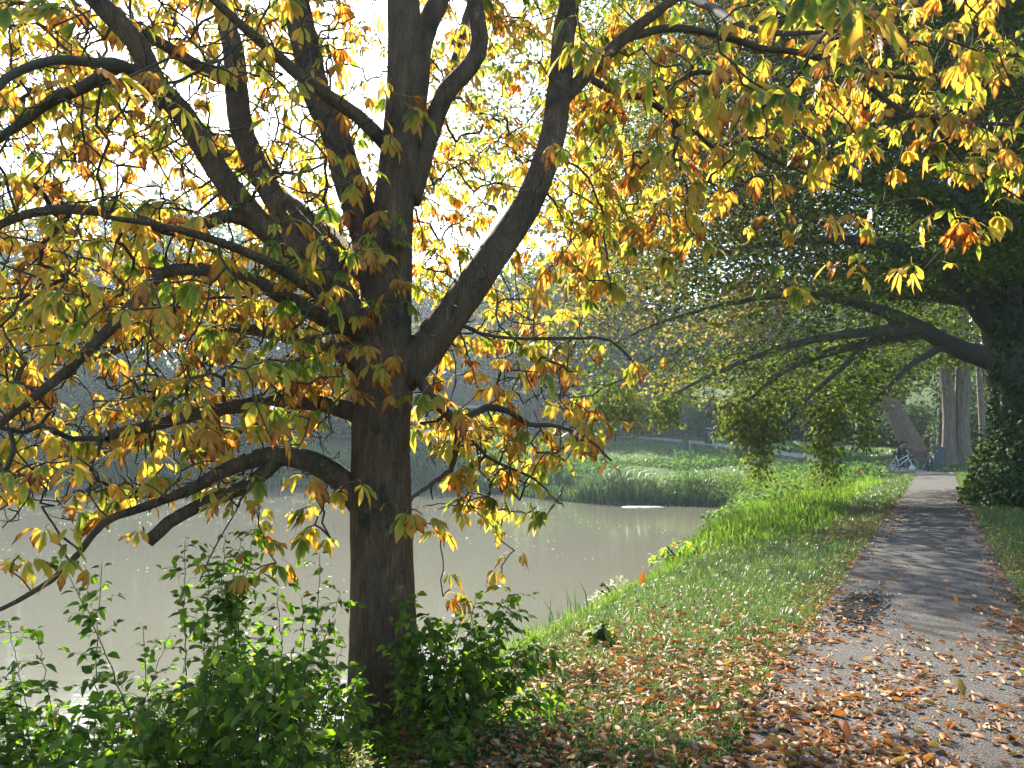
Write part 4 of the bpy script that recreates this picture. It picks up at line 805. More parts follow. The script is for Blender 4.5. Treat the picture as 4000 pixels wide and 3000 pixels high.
# ---------------------------------------------------------------- grass, reeds and bank cover
def scatter(n, x0, x1, y0, y1, cond, ypow=1.0):
    out = []
    while sum(map(len, out)) < n:
        m = n * 4; y = y0 + (y1 - y0) * rng.random(m) ** ypow; x = rng.uniform(x0, x1, m) if not callable(x0) else x0(y) + (x1(y) - x0(y)) * rng.random(m)
        a, _ = proj(np.stack([x, y, np.zeros(m)], -1)); ok = cond(x, y) & (a > -500) & (a < 4600); out.append(np.stack([x[ok], y[ok]], -1))
    return np.concatenate(out)[:n]
def z3(xy): return np.column_stack([xy, terr(xy[:, 0], xy[:, 1])])
def cover():
    pl = lambda y: SL * y - 4.9; pr = lambda y: SL * y - 1.1
    def verge(x, y): s = s_of(x, y); return (pond_dist(x, y) > .12) & (s < -.93 + .12 * wob(x, y, 3.1))
    xy = scatter(100000, pl, pr, 3.0, 37, verge, 2.0); b = z3(xy); n = len(b); sc = 1 + b[:, 1] / 14
    h = rng.uniform(.04, .105, n) * (1 + .4 * smooth(s_of(b[:, 0], b[:, 1]), -2.2, -3.6)) * np.sqrt(sc); le = rng.normal(0, .55, (n, 3)); le[:, 2] = 0
    tag(link('verge_grass', blades('verge_grass', b, h, rng.uniform(.003, .0055, n) * sc, le, np.clip(rng.normal(.45, .2, n) + .08 * wob(b[:, 0], b[:, 1], 1.3), 0, 1)), M['grass']), 'short green grass on the verge between path and pond', 'grass', kind='stuff')
    def rverge(x, y): s = s_of(x, y); return (s > .66 + .1 * wob(x, y, 2.7)) & (s < 5)
    xy = scatter(42000, lambda y: SL * y + .75, lambda y: SL * y + 6, 3.4, 36, rverge, 1.3); b = z3(xy); n = len(b); sc = 1 + b[:, 1] / 14
    le = rng.normal(0, .55, (n, 3)); le[:, 2] = 0
    tag(link('verge_grass', blades('verge_grass', b, rng.uniform(.05, .13, n) * np.sqrt(sc), rng.uniform(.003, .006, n) * sc, le, np.clip(rng.normal(.45, .2, n), 0, 1)), M['grass']), 'green grass on the right hand side of the path', 'grass', kind='stuff')
    # tall lush grass on the bank bend
    def tall(x, y): s = s_of(x, y); d = pond_dist(x, y); return (d > -.15) & (s < -1.75 - .35 * smooth(y, 14, 20) + .2 * wob(x, y, 1.1)) & (y > 12.5 + 1.2 * wob(x, y, .8)) & (s > -12)
    xy = scatter(30000, lambda y: SL * y - 11, lambda y: SL * y - 1.5, 12, 35, tall); b = z3(xy); n = len(b)
    le = rng.normal(0, .35, (n, 3)) + [-.25, -.15, 0]; le[:, 2] = 0
    tag(link('tall_grass', blades('tall_grass', b, rng.uniform(.25, .9, n) * (.7 + .45 * wob(b[:, 0], b[:, 1], .9)) * (.22 + .78 * smooth(s_of(b[:, 0], b[:, 1]) + .5 * wob(b[:, 0], b[:, 1], 2.), -1.5, -3.6)) * (.35 + .65 * smooth(b[:, 1], 11.5, 16)) * (.4 + .6 * smooth(pond_dist(b[:, 0], b[:, 1]), 0, 1.6)), rng.uniform(.012, .028, n), le, np.clip(rng.normal(.5, .18, n) + .12 * wob(b[:, 0], b[:, 1], .7), 0, 1)), M['reed']), 'tall bright grass on the bank at the pond bend', 'grass', kind='stuff')
    # edge grass near the pond, closer
    def edge(x, y): d = pond_dist(x, y); return (d > -.1) & (d < .9)
    xy = scatter(9000, lambda y: SL * y - 5.4, lambda y: SL * y - 3.2, 6.5, 16, edge); b = z3(xy); n = len(b)
    le = rng.normal(0, .5, (n, 3)) + [-.2, -.2, 0]; le[:, 2] = 0
    tag(link('tall_grass', blades('tall_grass', b, rng.uniform(.12, .34, n), rng.uniform(.006, .012, n), le, np.clip(rng.normal(.5, .2, n), 0, 1)), M['reed']), 'rough grass overhanging the near pond edge', 'grass', kind='stuff')
    # far shore rushes
    def far(x, y): d = pond_dist(x, y); return (d > -.25) & (d < 1.6) & (y > 33.5)
    xy = scatter(15000, -36, 9, 33.5, 53, far); b = z3(xy); b[:, 2] = np.maximum(b[:, 2], WATER - .05); n = len(b); le = rng.normal(0, .45, (n, 3)); le[:, 2] = 0
    tuft = .3 + 1.0 * np.abs(wob(b[:, 0], b[:, 1], .55, 1)) ** .8
    tag(link('rushes', blades('rushes', b, rng.uniform(.6, 1.5, n) * tuft, rng.uniform(.03, .06, n), le, np.clip(rng.normal(.45, .22, n), 0, 1)), M['rush']), 'arching rushes along the far edge of the pond', 'rushes', kind='stuff')
    # leafy ground cover of the far bank
    def nett(x, y): d = pond_dist(x, y); return (d > 1.0) & (d < 13) & (y > 33) & (line_dist(x, y, FARPATH) > 1.3) & (s_of(x, y) < -2.0) & (wob(x, y, .28, .5) + .5 * wob(x, y, .6) > -.25 + .05 * (d - 5))
    xy = scatter(42000, -36, 20, 33, 62, nett); b = z3(xy); n = len(b)
    b[:, 2] += rng.uniform(.02, .5, n) * (.8 + .6 * wob(b[:, 0], b[:, 1], .5)); ax = unit(rng.normal(0, 1, (n, 3)) + [0, 0, -.2]); nr = unit(rng.normal(0, .6, (n, 3)) + [0, 0, 1]); l = rng.uniform(.1, .24, n)
    tag(link('ground_cover', leaves('ground_cover', DIAMOND, b, ax, nr, l, l * .7, np.clip(rng.normal(.45, .2, n) + .2 * wob(b[:, 0], b[:, 1], .45), 0, 1)), M['bank_leaf']), 'leafy green ground cover on the far bank slope', 'ground cover', kind='stuff')
    def bend(x, y): d = pond_dist(x, y); s = s_of(x, y); return (d > .0) & (d < 7) & (y > 20) & (y < 37) & (s < -3.0)
    xy = scatter(13000, lambda y: SL * y - 13, lambda y: SL * y - 2.6, 22, 37, bend); b = z3(xy); n = len(b); b[:, 2] += rng.uniform(.1, .75, n) * (.8 + .4 * wob(b[:, 0], b[:, 1], .8)); ax = unit(rng.normal(0, 1, (n, 3)) + [0, 0, -.2]); nr = unit(rng.normal(0, .6, (n, 3)) + [0, 0, 1]); l = rng.uniform(.08, .18, n)
    tag(link('ground_cover', leaves('ground_cover', DIAMOND, b, ax, nr, l, l * .7, np.clip(rng.normal(.65, .18, n), 0, 1)), M['bank_leaf']), 'sunlit nettles at the inner corner of the pond', 'ground cover', kind='stuff')
    # far lawn blades
    def lawn(x, y): d = pond_dist(x, y); return (d > .6) & (line_dist(x, y, FARPATH) > 1.0) & (y > 36.2) & (s_of(x, y) < 12)
    xy = scatter(34000, -30, 34, 36, 72, lawn); b = z3(xy); n = len(b); le = rng.normal(0, .5, (n, 3)); le[:, 2] = 0
    tag(link('lawn_grass', blades('lawn_grass', b, rng.uniform(.08, .2, n), rng.uniform(.03, .06, n), le, np.clip(rng.normal(.5, .2, n), 0, 1)), M['grass']), 'short mown lawn beyond the path junction and pond', 'grass', kind='stuff')
    # iris clump at the near edge
    c = P(2140, 2600, 9.3); n = 46; b = np.stack([rng.normal(at(2140, 9.4), .24, n), rng.normal(9.4, .2, n), np.zeros(n)], -1); b[:, 2] = np.maximum(terr(b[:, 0], b[:, 1]), WATER) - .05; le = rng.normal(0, .22, (n, 3)); le[:, 2] = 0
    r = empty('iris_clump', (at(2140, 9.4), 9.4, WATER), 0, 'clump of upright sword leaved iris at the near water edge', 'plant')
    me = blades('leaf', b - np.array(r.location), rng.uniform(.35, .75, n), rng.uniform(.016, .028, n), le, np.clip(rng.normal(.4, .15, n), 0, 1)); tag(link('leaves', me, M['rush'], r), kind='stuff')
    # pale flowering plant and bramble sprigs on the bank edge
    for (lab, px, d, rx, h, m, mat, hue, name) in (('pale seed headed plant overhanging the pond on the near bank', 2440, 11.6, .62, .5, 1500, 'pale_leaf', .55, 'flowering_plant'), ('leafy bramble sprig on the bank beyond the pale plant', 2660, 13.3, .5, .45, 420, 'dogwood_leaf', .7, 'bramble'), ('small leafy seedling bush among fallen leaves on the verge', 2355, 6.6, .12, .3, 120, 'dogwood_leaf', .7, 'seedling')):
        x = at(px, d); mound(name, lab, x, d, rx, rx * .8, h, m, .075 if mat != 'pale_leaf' else .045, mat, hue, 'plant', T=OVATE if mat != 'pale_leaf' else DIAMOND)
    # ferny ground cover beneath the trunk
    n = 5200; px = rng.uniform(900, 1950, n); d = rng.uniform(3.3, 5.0, n); x = (px - CX) / F * d; ok = s_of(x, d) < -2.1; b = z3(np.stack([x, d], -1)[ok]); n = len(b)
    b[:, 2] += rng.uniform(.01, .16, n); ax = unit(rng.normal(0, 1, (n, 3)) * [1, 1, .35]); nr = unit(rng.normal(0, .4, (n, 3)) + [0, 0, 1]); l = rng.uniform(.02, .045, n)
    tag(link('ground_cover', leaves('ground_cover', DIAMOND, b, ax, nr, l, l * .55, np.clip(rng.normal(.45, .2, n), 0, .9)), M['dogwood_leaf']), 'ferny low green plants round the foot of the chestnut trunk', 'ground cover', kind='stuff')
cover()

# ---------------------------------------------------------------- fallen leaves
def litter():
    def dens(x, y):
        s = s_of(x, y); near = smooth(y, 9.5, 4.2)
        path = near * (.5 + .7 * smooth(y, 6, 4)) * (.32 + .65 * np.exp(-((s + 1.0) / .55) ** 2) + .45 * np.exp(-((s - .75) / .3) ** 2) + .25 * smooth(y, 5.5, 3.6))
        verge = smooth(s, -3.6, -2.6) * smooth(y, 9.0, 5.0) * .8 * (s < -.9)
        strip = (np.exp(-((s + 1.05) / .2) ** 2) * .35 + np.exp(-((s - .75) / .25) ** 2) * .4) * smooth(y, 30, 8)
        shade = .9 * smooth(y, 11.5, 13) * smooth(y, 22, 17) * np.exp(-((s + 1.5) / .55) ** 2)
        path *= np.clip(.75 + .7 * wob(x, y, 2.3, .7) + .4 * wob(x, y, 5.1), .12, 1.5); verge *= np.clip(.8 + .6 * wob(x, y, 1.7, 2), .15, 1.4)
        return np.clip(np.where(s > -.9, path, verge) + strip + shade + .015 * smooth(y, 24, 5), 0, 1)
    pts = []
    while sum(map(len, pts)) < 21000:
        y = 2.9 + 21 * rng.random(60000) ** 1.9; x = SL * y + rng.uniform(-4.2, 2.2, 60000); a, _ = proj(np.stack([x, y, np.zeros_like(x)], -1))
        ok = (rng.random(60000) < dens(x, y) * smooth(y, -2, 4)) & (a < 4500) & (a > 700) & (pond_dist(x, y) > .4); pts.append(np.stack([x, y], -1)[ok])
    xy = np.concatenate(pts)[:21000]; n = len(xy); p = z3(xy); s = s_of(xy[:, 0], xy[:, 1]); onp = (s > -.95) & (s < .7)
    p[:, 2] += np.where(onp, .018, .03 + rng.uniform(0, .03, n)); az = rng.uniform(0, 6.28, n)
    ax = unit(np.stack([np.cos(az), np.sin(az), rng.normal(.05, .12, n)], -1)); nr = unit(np.stack([rng.normal(0, .28, n), rng.normal(0, .28, n), np.ones(n)], -1)); nr[rng.random(n) < .3] *= -1
    flip = nr[:, 2] < 0; p[flip, 2] += .018
    L = np.exp(rng.uniform(np.log(.02), np.log(.088), n)) * np.where(p[:, 1] > 10, .85, 1); rn = np.clip(rng.beta(1.35, 1.35, n), 0, 1)
    a, b = proj(p); size = np.where((a > 0) & (a < 4000) & (b < 3000), L / p[:, 1], 0); od = np.argsort(-size); big, rest = od[:300], od[300:]
    tag(link('leaf_litter', leaves('leaf_litter', CURLED, p[rest], ax[rest], nr[rest], L[rest], L[rest] * .5, rn[rest]), M['litter']), 'drift of brown fallen chestnut leaves over path and verge', 'leaf litter', kind='stuff')
    names = ['pale tan', 'light brown', 'rust brown', 'orange', 'dark brown', 'yellow']; cls = [0, .28, .5, .7, .86, 1.0]
    tm = []
    for k in range(12):
        v, f, uv = leaf_verts((CURLED[0] * [1, 1, .6 + .07 * k], CURLED[1]), np.zeros((1, 3)), np.array([[0, 1., 0]]), np.array([[0, 0, 1.]]), np.ones(1), np.array([.42 + .02 * k]))
        me = npmesh('fallen_leaf', v, [f], True, np.full(8, cls[k % 6] * .9 + .02), uv); me.materials.append(M['litter']); tm.append(me)
    for i in big:
        k = int(np.argmin(np.abs(np.array(cls) - rn[i] * 1.15))) + 6 * int(rng.integers(0, 2))
        sd = np.cross(ax[i], nr[i]); sd /= np.linalg.norm(sd); nn = np.cross(sd, ax[i])
        o = link('fallen_leaf', tm[k]); o.matrix_world = Matrix.Translation(Vector(p[i])) @ Matrix(np.stack([sd, ax[i], nn], 1).tolist()).to_4x4() @ Matrix.Scale(float(L[i]), 4)
        w = 'on the asphalt path' if onp[i] else ('in the grass left of the path' if s[i] < 0 else 'at the right edge of the path')
        tag(o, f'{names[k % 6]} curled fallen leaf lying {w}', 'leaf', f'{names[k % 6]} fallen leaves {w}')
    for lab, q, ln, k, tilt in (('bright orange leaf standing on edge far up the shaded path', (3735, 2366, 7.45), .1, 3, 1.2), ('yellow leaf tilted upright on the sunlit path', (3765, 2735, 4.75), .12, 5, .8), ('rust leaf curled upright on the path in the foreground', (3315, 2900, 4.07), .11, 2, 1.0)):
        w = P(*q); o = link('fallen_leaf', tm[k]); o.location = (w[0], w[1], T1(w[0], w[1]) + .02); o.rotation_euler = (tilt, 0, rng.uniform(-.6, .6)); o.scale = (ln,) * 3; tag(o, lab, 'leaf')
    for lab, q in (('single orange leaf falling through the air over the pond edge', (2500, 2290, 6.0)), ('single orange leaf falling above the sunlit verge near the bend', (3350, 1862, 12.0))):
        o = link('falling_leaf', tm[3]); o.location = P(*q); o.rotation_euler = (1.45, .2, .3); o.scale = (.13,) * 3; tag(o, lab, 'leaf')
    # flecks floating on the water
    n = 2600; y = 14 + 32 * rng.random(n) ** .6; x = at(rng.uniform(0, 2600, n), y); ok = (pond_dist(x, y) < -.5) & (wob(x, y, .35, 1) + .6 * wob(x, y, 1.1) > rng.normal(.25, .2, n)); x, y = x[ok], y[ok]; n = len(x)
    pos = np.stack([x, y, np.full(n, WATER + .012)], -1); az = rng.uniform(0, 6.28, n); l = rng.uniform(.04, .11, n)
    tag(link('floating_leaves', leaves('floating_leaves', DIAMOND, pos, np.stack([np.cos(az), np.sin(az), np.zeros(n)], -1), np.tile([0, 0, 1.], (n, 1)), l, l * .7, rng.uniform(0, .4, n)), M['litter']), 'pale leaf flecks floating on the pond', 'floating leaves', kind='stuff')
litter()

# ---------------------------------------------------------------- things by the bench and on the far bank
def torus(R_, r, c=(0, 0, 0), n=28, m=6):
    t = np.linspace(0, 2 * np.pi, n, endpoint=False); u = np.linspace(0, 2 * np.pi, m, endpoint=False)
    V = np.stack([(R_ + r * np.cos(u)[None]) * np.cos(t)[:, None], np.repeat(r * np.sin(u)[None], n, 0), (R_ + r * np.cos(u)[None]) * np.sin(t)[:, None]], -1).reshape(-1, 3) + c
    i = np.arange(n)[:, None]; j = np.arange(m)[None]; i2 = (i + 1) % n; j2 = (j + 1) % m
    return V, [np.stack([i * m + j, i2 * m + j, i2 * m + j2, i * m + j2], -1).reshape(-1, 4)]
def bar(a, b, r, seg=6): return tube(np.array([a, b], float), [r, r], seg)
def ell(c, r, n=10, m=14):
    t = np.linspace(0, np.pi, n); u = np.linspace(0, 2 * np.pi, m, endpoint=False)
    V = np.stack([np.sin(t)[:, None] * np.cos(u) * r[0], np.sin(t)[:, None] * np.sin(u) * r[1], np.repeat(np.cos(t)[:, None], m, 1) * r[2]], -1).reshape(-1, 3) + c
    i = np.arange(n - 1)[:, None] * m; j = np.arange(m)[None]; j2 = (j + 1) % m
    return V, [np.stack([i + j, i + m + j, i + m + j2, i + j2], -1).reshape(-1, 4)]
def bevel(o, w=.01, seg=2):
    b = o.modifiers.new('bevel', 'BEVEL'); b.width = w; b.segments = seg; b.limit_method = 'ANGLE'; return o

def bicycle(name, label, loc, heading, paint, tyre_w, steer, lean=0.0, step_through=True, rack=True):
    "local x forward, wheels in the xz plane"
    r = empty(name, loc, heading, label, 'bicycle'); r.rotation_euler = (lean, 0, heading)
    black = M['black']; Rw = .34; rear = np.array([-.52, 0, Rw]); front = np.array([.53, 0, Rw]); bb = np.array([-.08, 0, .29]); seat = np.array([-.22, 0, .80]); head = np.array([.33, 0, .86]); headb = np.array([.37, 0, .68])
    for c, st in ((rear, 0), (front, steer)):
        w = link('wheel', tmesh('hub', [tube(np.array([(0, -.05, 0), (0, .05, 0)]), [.025, .025], 8)]), M['steel'], r, c); w.rotation_euler = (0, 0, st)
        link('tyre', tmesh('tyre', [torus(Rw - tyre_w / 2, tyre_w / 2)]), M['pale_rubber'] if rack else black, w)
        link('rim', tmesh('rim', [torus(Rw - tyre_w - .012, .011, m=5)]), M['steel'], w)
        link('spokes', tmesh('spokes', [bar((math.cos(a) * .02, .02 * (-1) ** k, math.sin(a) * .02), (math.cos(a + .3) * (Rw - tyre_w - .01), 0, math.sin(a + .3) * (Rw - tyre_w - .01)), .0016, 3) for k, a in enumerate(np.linspace(0, 6.28, 18, endpoint=False))]), M['steel'], w)
    low = np.array([-.17, 0, .52]) if step_through else seat * .93 + bb * .07
    fr = [bar(bb, seat, .019, 8), bar(bb, headb, .024, 8), bar(low, head * .75 + headb * .25, .02, 8), bar(headb, head, .023, 8)]
    for s_ in (-.045, .045): o_ = np.array([0, s_, 0]); fr += [bar(bb + o_ * .6, rear + o_, .011), bar(seat * .85 + bb * .15 + o_ * .5, rear + o_, .01)]
    link('frame', tmesh('frame', fr), paint, r)
    c, s_ = math.cos(steer), math.sin(steer); fo = []
    for y in (-.05, .05): e = np.array([-y * s_, y * c, 0]); fo.append(tube(np.array([headb + e * .8, headb * .5 + front * .5 + e + [.01, 0, 0], front + e]), [.015, .013, .010], 7))
    link('fork', tmesh('fork', fo), paint, r)
    sd = np.array([-s_, c, 0]); fw = np.array([c, s_, 0]); st = head + [0, 0, .16]
    hb = link('handlebar', tmesh('handlebar', [bar(head, st, .014), tube(np.array([st - sd * .28 - fw * .16, st - sd * .24 + [0, 0, .02], st, st + sd * .24 + [0, 0, .02], st + sd * .28 - fw * .16]), [.012] * 5, 6)]), black, r)
    link('grip', tmesh('grip', [bar(st - sd * .285 - fw * .17, st - sd * .25 - fw * .05, .018)]), black, hb); link('grip', tmesh('grip', [bar(st + sd * .285 - fw * .17, st + sd * .25 - fw * .05, .018)]), black, hb)
    link('headlight', tmesh('headlight', [ell(head + fw * .08 + [0, 0, .05], (.035, .035, .035), 6, 8)]), M['steel'], r)
    link('saddle', tmesh('saddle', [ell(seat + [-.03, 0, .10], (.13, .08, .035)), bar(seat, seat + [-.02, 0, .09], .013)]), black, r)
    link('crank', tmesh('crank', [torus(.09, .006, bb + [0, -.05, 0], 18, 4), bar(bb + [0, -.06, 0], bb + [.08, -.07, -.15], .009), bar(bb + [0, .06, 0], bb + [-.08, .07, .15], .009), box(bb[0] + .04, bb[0] + .13, -.15, -.07, bb[2] - .17, bb[2] - .15), box(bb[0] - .13, bb[0] - .04, .07, .15, bb[2] + .14, bb[2] + .16)]), black, r)
    t = np.linspace(-.2, 2.6, 14); link('mudguard', tmesh('mudguard', [tube(rear + np.stack([(Rw + .03) * np.cos(t + .6), 0 * t, (Rw + .03) * np.sin(t + .6)], -1), [.016] * 14, 5)]), black, r)
    if rack: link('carrier_rack', tmesh('carrier_rack', [bar((-.82, -.06, .76), (-.25, -.05, .78), .009), bar((-.82, .06, .76), (-.25, .05, .78), .009), bar((-.82, -.06, .76), (-.82, .06, .76), .009), bar((-.6, -.06, .765), (-.6, .06, .765), .007), bar((-.7, -.06, .76), rear + [0, -.06, 0], .008), bar((-.7, .06, .76), rear + [0, .06, 0], .008)]), black, r)
    link('kickstand', tmesh('kickstand', [bar(bb + [-.1, .03, -.02], (-.16, .24, .01), .01)]), black, r)
    return r

def skin_body(name, joints, edges, radii, mats, pick, parent, subdiv=2):
    me = bpy.data.meshes.new(name); me.from_pydata([tuple(map(float, j)) for j in joints], edges, []); o = bpy.data.objects.new(name, me); COL.objects.link(o)
    m = o.modifiers.new('skin', 'SKIN'); m.use_smooth_shade = True; sv = me.skin_vertices[0].data
    for v, r in zip(sv, radii): v.radius = (r, r) if not isinstance(r, tuple) else r
    sv[0].use_root = True; sd = o.modifiers.new('sub', 'SUBSURF'); sd.levels = subdiv; sd.render_levels = subdiv
    dg = bpy.context.evaluated_depsgraph_get(); out = bpy.data.meshes.new_from_object(o.evaluated_get(dg)); out.name = name
    bpy.data.objects.remove(o); out.materials.clear()
    for mm in mats: out.materials.append(mm)
    for p in out.polygons: p.use_smooth = True; p.material_index = pick(p.center)
    b = bpy.data.objects.new(name, out); COL.objects.link(b); b.parent = parent; return b

def seated(label, loc, rz, lean, jacket, trousers, hairm, look, arm_r, arm_l, hair_long):
    "facing local -y, seat at z=.46"
    r = empty('person', loc, rz, label, 'person'); lx = lean
    J = [(0, 0, .55), (lx * .4, -.02, .78), (lx * .85, -.03, .98), (lx * 1.05, -.05, 1.08), (lx * 1.2 + look[0] * .3, -.07 + look[1] * .3, 1.16), (lx * 1.3 + look[0], -.08 + look[1], 1.26), (lx * 1.35 + look[0], -.07 + look[1], 1.33)]
    E = [(0, 1), (1, 2), (2, 3), (3, 4), (4, 5), (5, 6)]; Rr = [(.16, .12), (.15, .105), (.17, .11), (.075, .07), (.052, .055), (.085, .10), (.07, .085)]
    for s_ in (-1, 1):
        k = len(J); J += [(s_ * .10, -.06, .53), (s_ * .12, -.45, .54), (s_ * .12, -.44, .10), (s_ * .12, -.58, .05)]; E += [(0, k), (k, k + 1), (k + 1, k + 2), (k + 2, k + 3)]; Rr += [.095, .062, .045, .038]
        a = arm_r if s_ < 0 else arm_l; k = len(J); sh = (lx * .95 + s_ * .19, -.03, 1.0); J += [sh, a[0], a[1], a[2]]; E += [(2, k), (k, k + 1), (k + 1, k + 2), (k + 2, k + 3)]; Rr += [.062, .045, .034, .026]
    hz = 1.12
    def pick(c):
        if c.z > hz or any((c - Vector(a[2])).length < .07 for a in (arm_r, arm_l)): return 2
        if c.z < .09: return 3
        return 1 if (c.z < .62 and c.y < -.05) or c.z < .5 else 0
    skin_body('body', J, E, Rr, [jacket, trousers, M['skin'], M['black']], pick, r)
    for s_, a in ((-1, arm_r), (1, arm_l)):
        hnd = np.array(a[2]); d = unit(hnd - np.array(a[1])); sd = unit(np.cross(d, [0, 0, 1.])); up = np.cross(sd, d); fg = []
        for q in range(4): b = hnd + sd * (.012 * (q - 1.5)) + d * .02; l = (.06, .07, .065, .05)[q]; fg.append(tube(np.array([b, b + d * l * .55 + up * -.004, b + d * l * .9 - up * .03]), [.009, .008, .006], 5))
        b = hnd + sd * .028; fg.append(tube(np.array([b - d * .01, b + sd * .02 + d * .02, b + sd * .018 + d * .05]), [.010, .009, .006], 5))
        link('fingers', tmesh('fingers', fg), M['skin'], r)
    hc = np.array(J[5]) * .4 + np.array(J[6]) * .6; f = unit(np.array([look[2], look[3], 0.])); s3 = np.array([-f[1], f[0], 0])
    link('hair', tmesh('hair', [ell(hc - f * .02 + [0, 0, .035], (.105, .105, .10)), ell(hc - f * .045 + [0, 0, -.05 if hair_long else .0], (.085, .085, .15 if hair_long else .09))]), hairm, r)
    link('face', tmesh('face', [ell(hc + f * .095 + [0, 0, -.035], (.016, .016, .024), 6, 8), ell(hc + f * .085 + s3 * .032, (.011, .011, .009), 5, 7), ell(hc + f * .085 - s3 * .032, (.011, .011, .009), 5, 7), ell(hc + f * .085 + [0, 0, -.075], (.02, .02, .007), 5, 7), ell(hc + s3 * .088 - f * .01, (.015, .015, .028), 5, 7), ell(hc - s3 * .088 - f * .01, (.015, .015, .028), 5, 7)]), M['skin'], r)
    return r

def furniture():
    M['black'] = plain('black_plastic', (.012, .012, .013), .5); M['steel'] = plain('steel', (.5, .5, .5), .35, .9); M['pale_rubber'] = plain('grey_rubber', (.10, .10, .11), .7)
    M['white_paint'] = plain('white_paint', (.62, .66, .74), .35, 0, .06); M['skin'] = plain('skin', (.42, .24, .17), .6, 0, .05); M['wood'] = plain('weathered_wood', (.11, .08, .055), .8, 0, .3, 6, .3)
    g = lambda x, y: T1(x, y)
    x, y = 19.42, 38.35
    bicycle('bicycle', 'white step through bicycle parked in front of the couple on the bench', (x, y, g(x, y) + .03), R(-47), M['white_paint'], .036, R(44), R(4))
    x, y = 20.62, 38.3
    bicycle('bicycle', 'black bicycle with fat tyres leaning beside the slate marker, front wheel towards the path', (x, y, g(x, y) + .03), R(-108), M['black'], .062, R(-12), R(-13), False, False)
    # bench, facing the path
    bx, by = 21.05, 40.4; b = empty('bench', (bx, by, g(bx, by)), R(3), 'dark wooden park bench with a couple sitting at its left end', 'bench')
    for k in range(4): bevel(link('seat_slat', tmesh('seat_slat', [box(-1.0, 1.0, -.42 + k * .115, -.42 + k * .115 + .095, .43, .465)]), M['wood'], b), .006)
    for k in range(3): bevel(link('back_slat', tmesh('back_slat', [box(-1.0, 1.0, .06 + .02 * k, .095 + .02 * k, .54 + k * .12, .64 + k * .12)]), M['wood'], b), .006)
    for sx in (-.85, .85):
        bevel(link('leg', tmesh('leg', [box(sx - .03, sx + .03, -.40, -.34, 0, .43)]), M['black'], b), .004); bevel(link('leg', tmesh('leg', [box(sx - .03, sx + .03, -.02, .055, 0, .43), box(sx - .03, sx + .03, .098 + .045, .16, .43, .9)]), M['black'], b), .004)
        bevel(link('armrest', tmesh('armrest', [box(sx - .035, sx + .035, -.40, .05, .62, .655), box(sx - .02, sx + .02, -.38, -.34, .466, .62)]), M['wood'], b), .004)
    z = g(20.3, 40.25)
    p1 = seated('person with short black hair in a dark jacket, leaning right to kiss on the bench', (20.27, 40.2, z), R(12), .06, plain('dark_jacket', (.02, .026, .024), .8), plain('dark_trousers', (.018, .02, .028), .8), plain('black_hair', (.01, .009, .009), .5), (.05, -.01, 1, -.15), ((-.26, -.10, .78), (-.14, -.30, .66), (-.06, -.36, .64)), ((.30, -.14, .92), (.34, -.20, 1.04), (.36, -.18, 1.14)), False)
    link('sleeve_stripe', tmesh('sleeve_stripe', [tube(np.array([(-.20, -.09, 1.0), (-.27, -.13, .9), (-.29, -.16, .8)]), [.03, .026, .02], 6)]), plain('pale_cloth', (.55, .52, .42), .8), p1)
    seated('person with dark brown hair in a patterned brown top, facing left into the kiss', (20.72, 40.22, z), R(-10), -.05, plain('brown_top', (.10, .06, .04), .8, 0, .6, 22), plain('dark_trousers', (.02, .022, .03), .8), plain('brown_hair', (.02, .012, .008), .5), (-.04, -.01, -1, -.1), ((-.30, -.16, .84), (-.34, -.22, .95), (-.36, -.20, 1.04)), ((.25, -.12, .80), (.12, -.30, .66), (.04, -.34, .65)), True)
    bg = link('bag', tmesh('bag', [ell((0, 0, .11), (.16, .10, .13)), bar((-.05, 0, .2), (-.04, 0, .30), .012), bar((.05, 0, .2), (.03, 0, .29), .012)]), plain('white_cloth', (.7, .7, .68), .8), None, (19.98 + .35, 39.0, g(20.3, 39.0) + .02)); tag(bg, 'small white bag on the ground beside the black bicycle', 'bag')
    # slate marker
    sx_, sy_ = at(3667, 40.0), 40.0; th = .22
    o = np.array([(-.21, 0), (.17, 0), (.25, .98), (.0, 1.22), (-.245, 1.22 - .16)]); o = np.array([(-.215, 0), (.155, 0), (.25, 1.08), (-.05, 1.26), (-.235, 1.12)])
    V = np.concatenate([np.column_stack([o[:, 0], np.full(5, -th / 2), o[:, 1]]), np.column_stack([o[:, 0] * .96, np.full(5, th / 2), o[:, 1]])]); k = np.arange(5); k2 = (k + 1) % 5
    r = empty('slate_marker', (sx_, sy_, g(sx_, sy_) - .02), R(-28), 'blue grey slate marker with a pointed top standing at the path junction', 'marker')
    me = bpy.data.meshes.new('slab'); me.from_pydata([tuple(v) for v in V], [], [tuple(range(5))] + [tuple(range(9, 4, -1))] + [(int(a), int(a) + 5, int(c) + 5, int(c)) for a, c in zip(k, k2)]); me.update()
    bevel(link('slab', me, plain('slate', (.07, .085, .105), .6, 0, .2, 8), r), .012)
    link('disc', tmesh('disc', [tube(np.array([(-.1, -th / 2 - .006, .92), (-.1, -th / 2 + .02, .92)]), [.028, .028], 10)]), M['white_paint'], r)
    # litter bin
    x, y = at(2768, 56), 56.0; r = empty('litter_bin', (x, y, g(x, y) - .02), R(14), 'black litter bin under a bent steel pole on the far lawn', 'bin')
    me = bpy.data.meshes.new('body'); w, d, h = .25, .2, .98
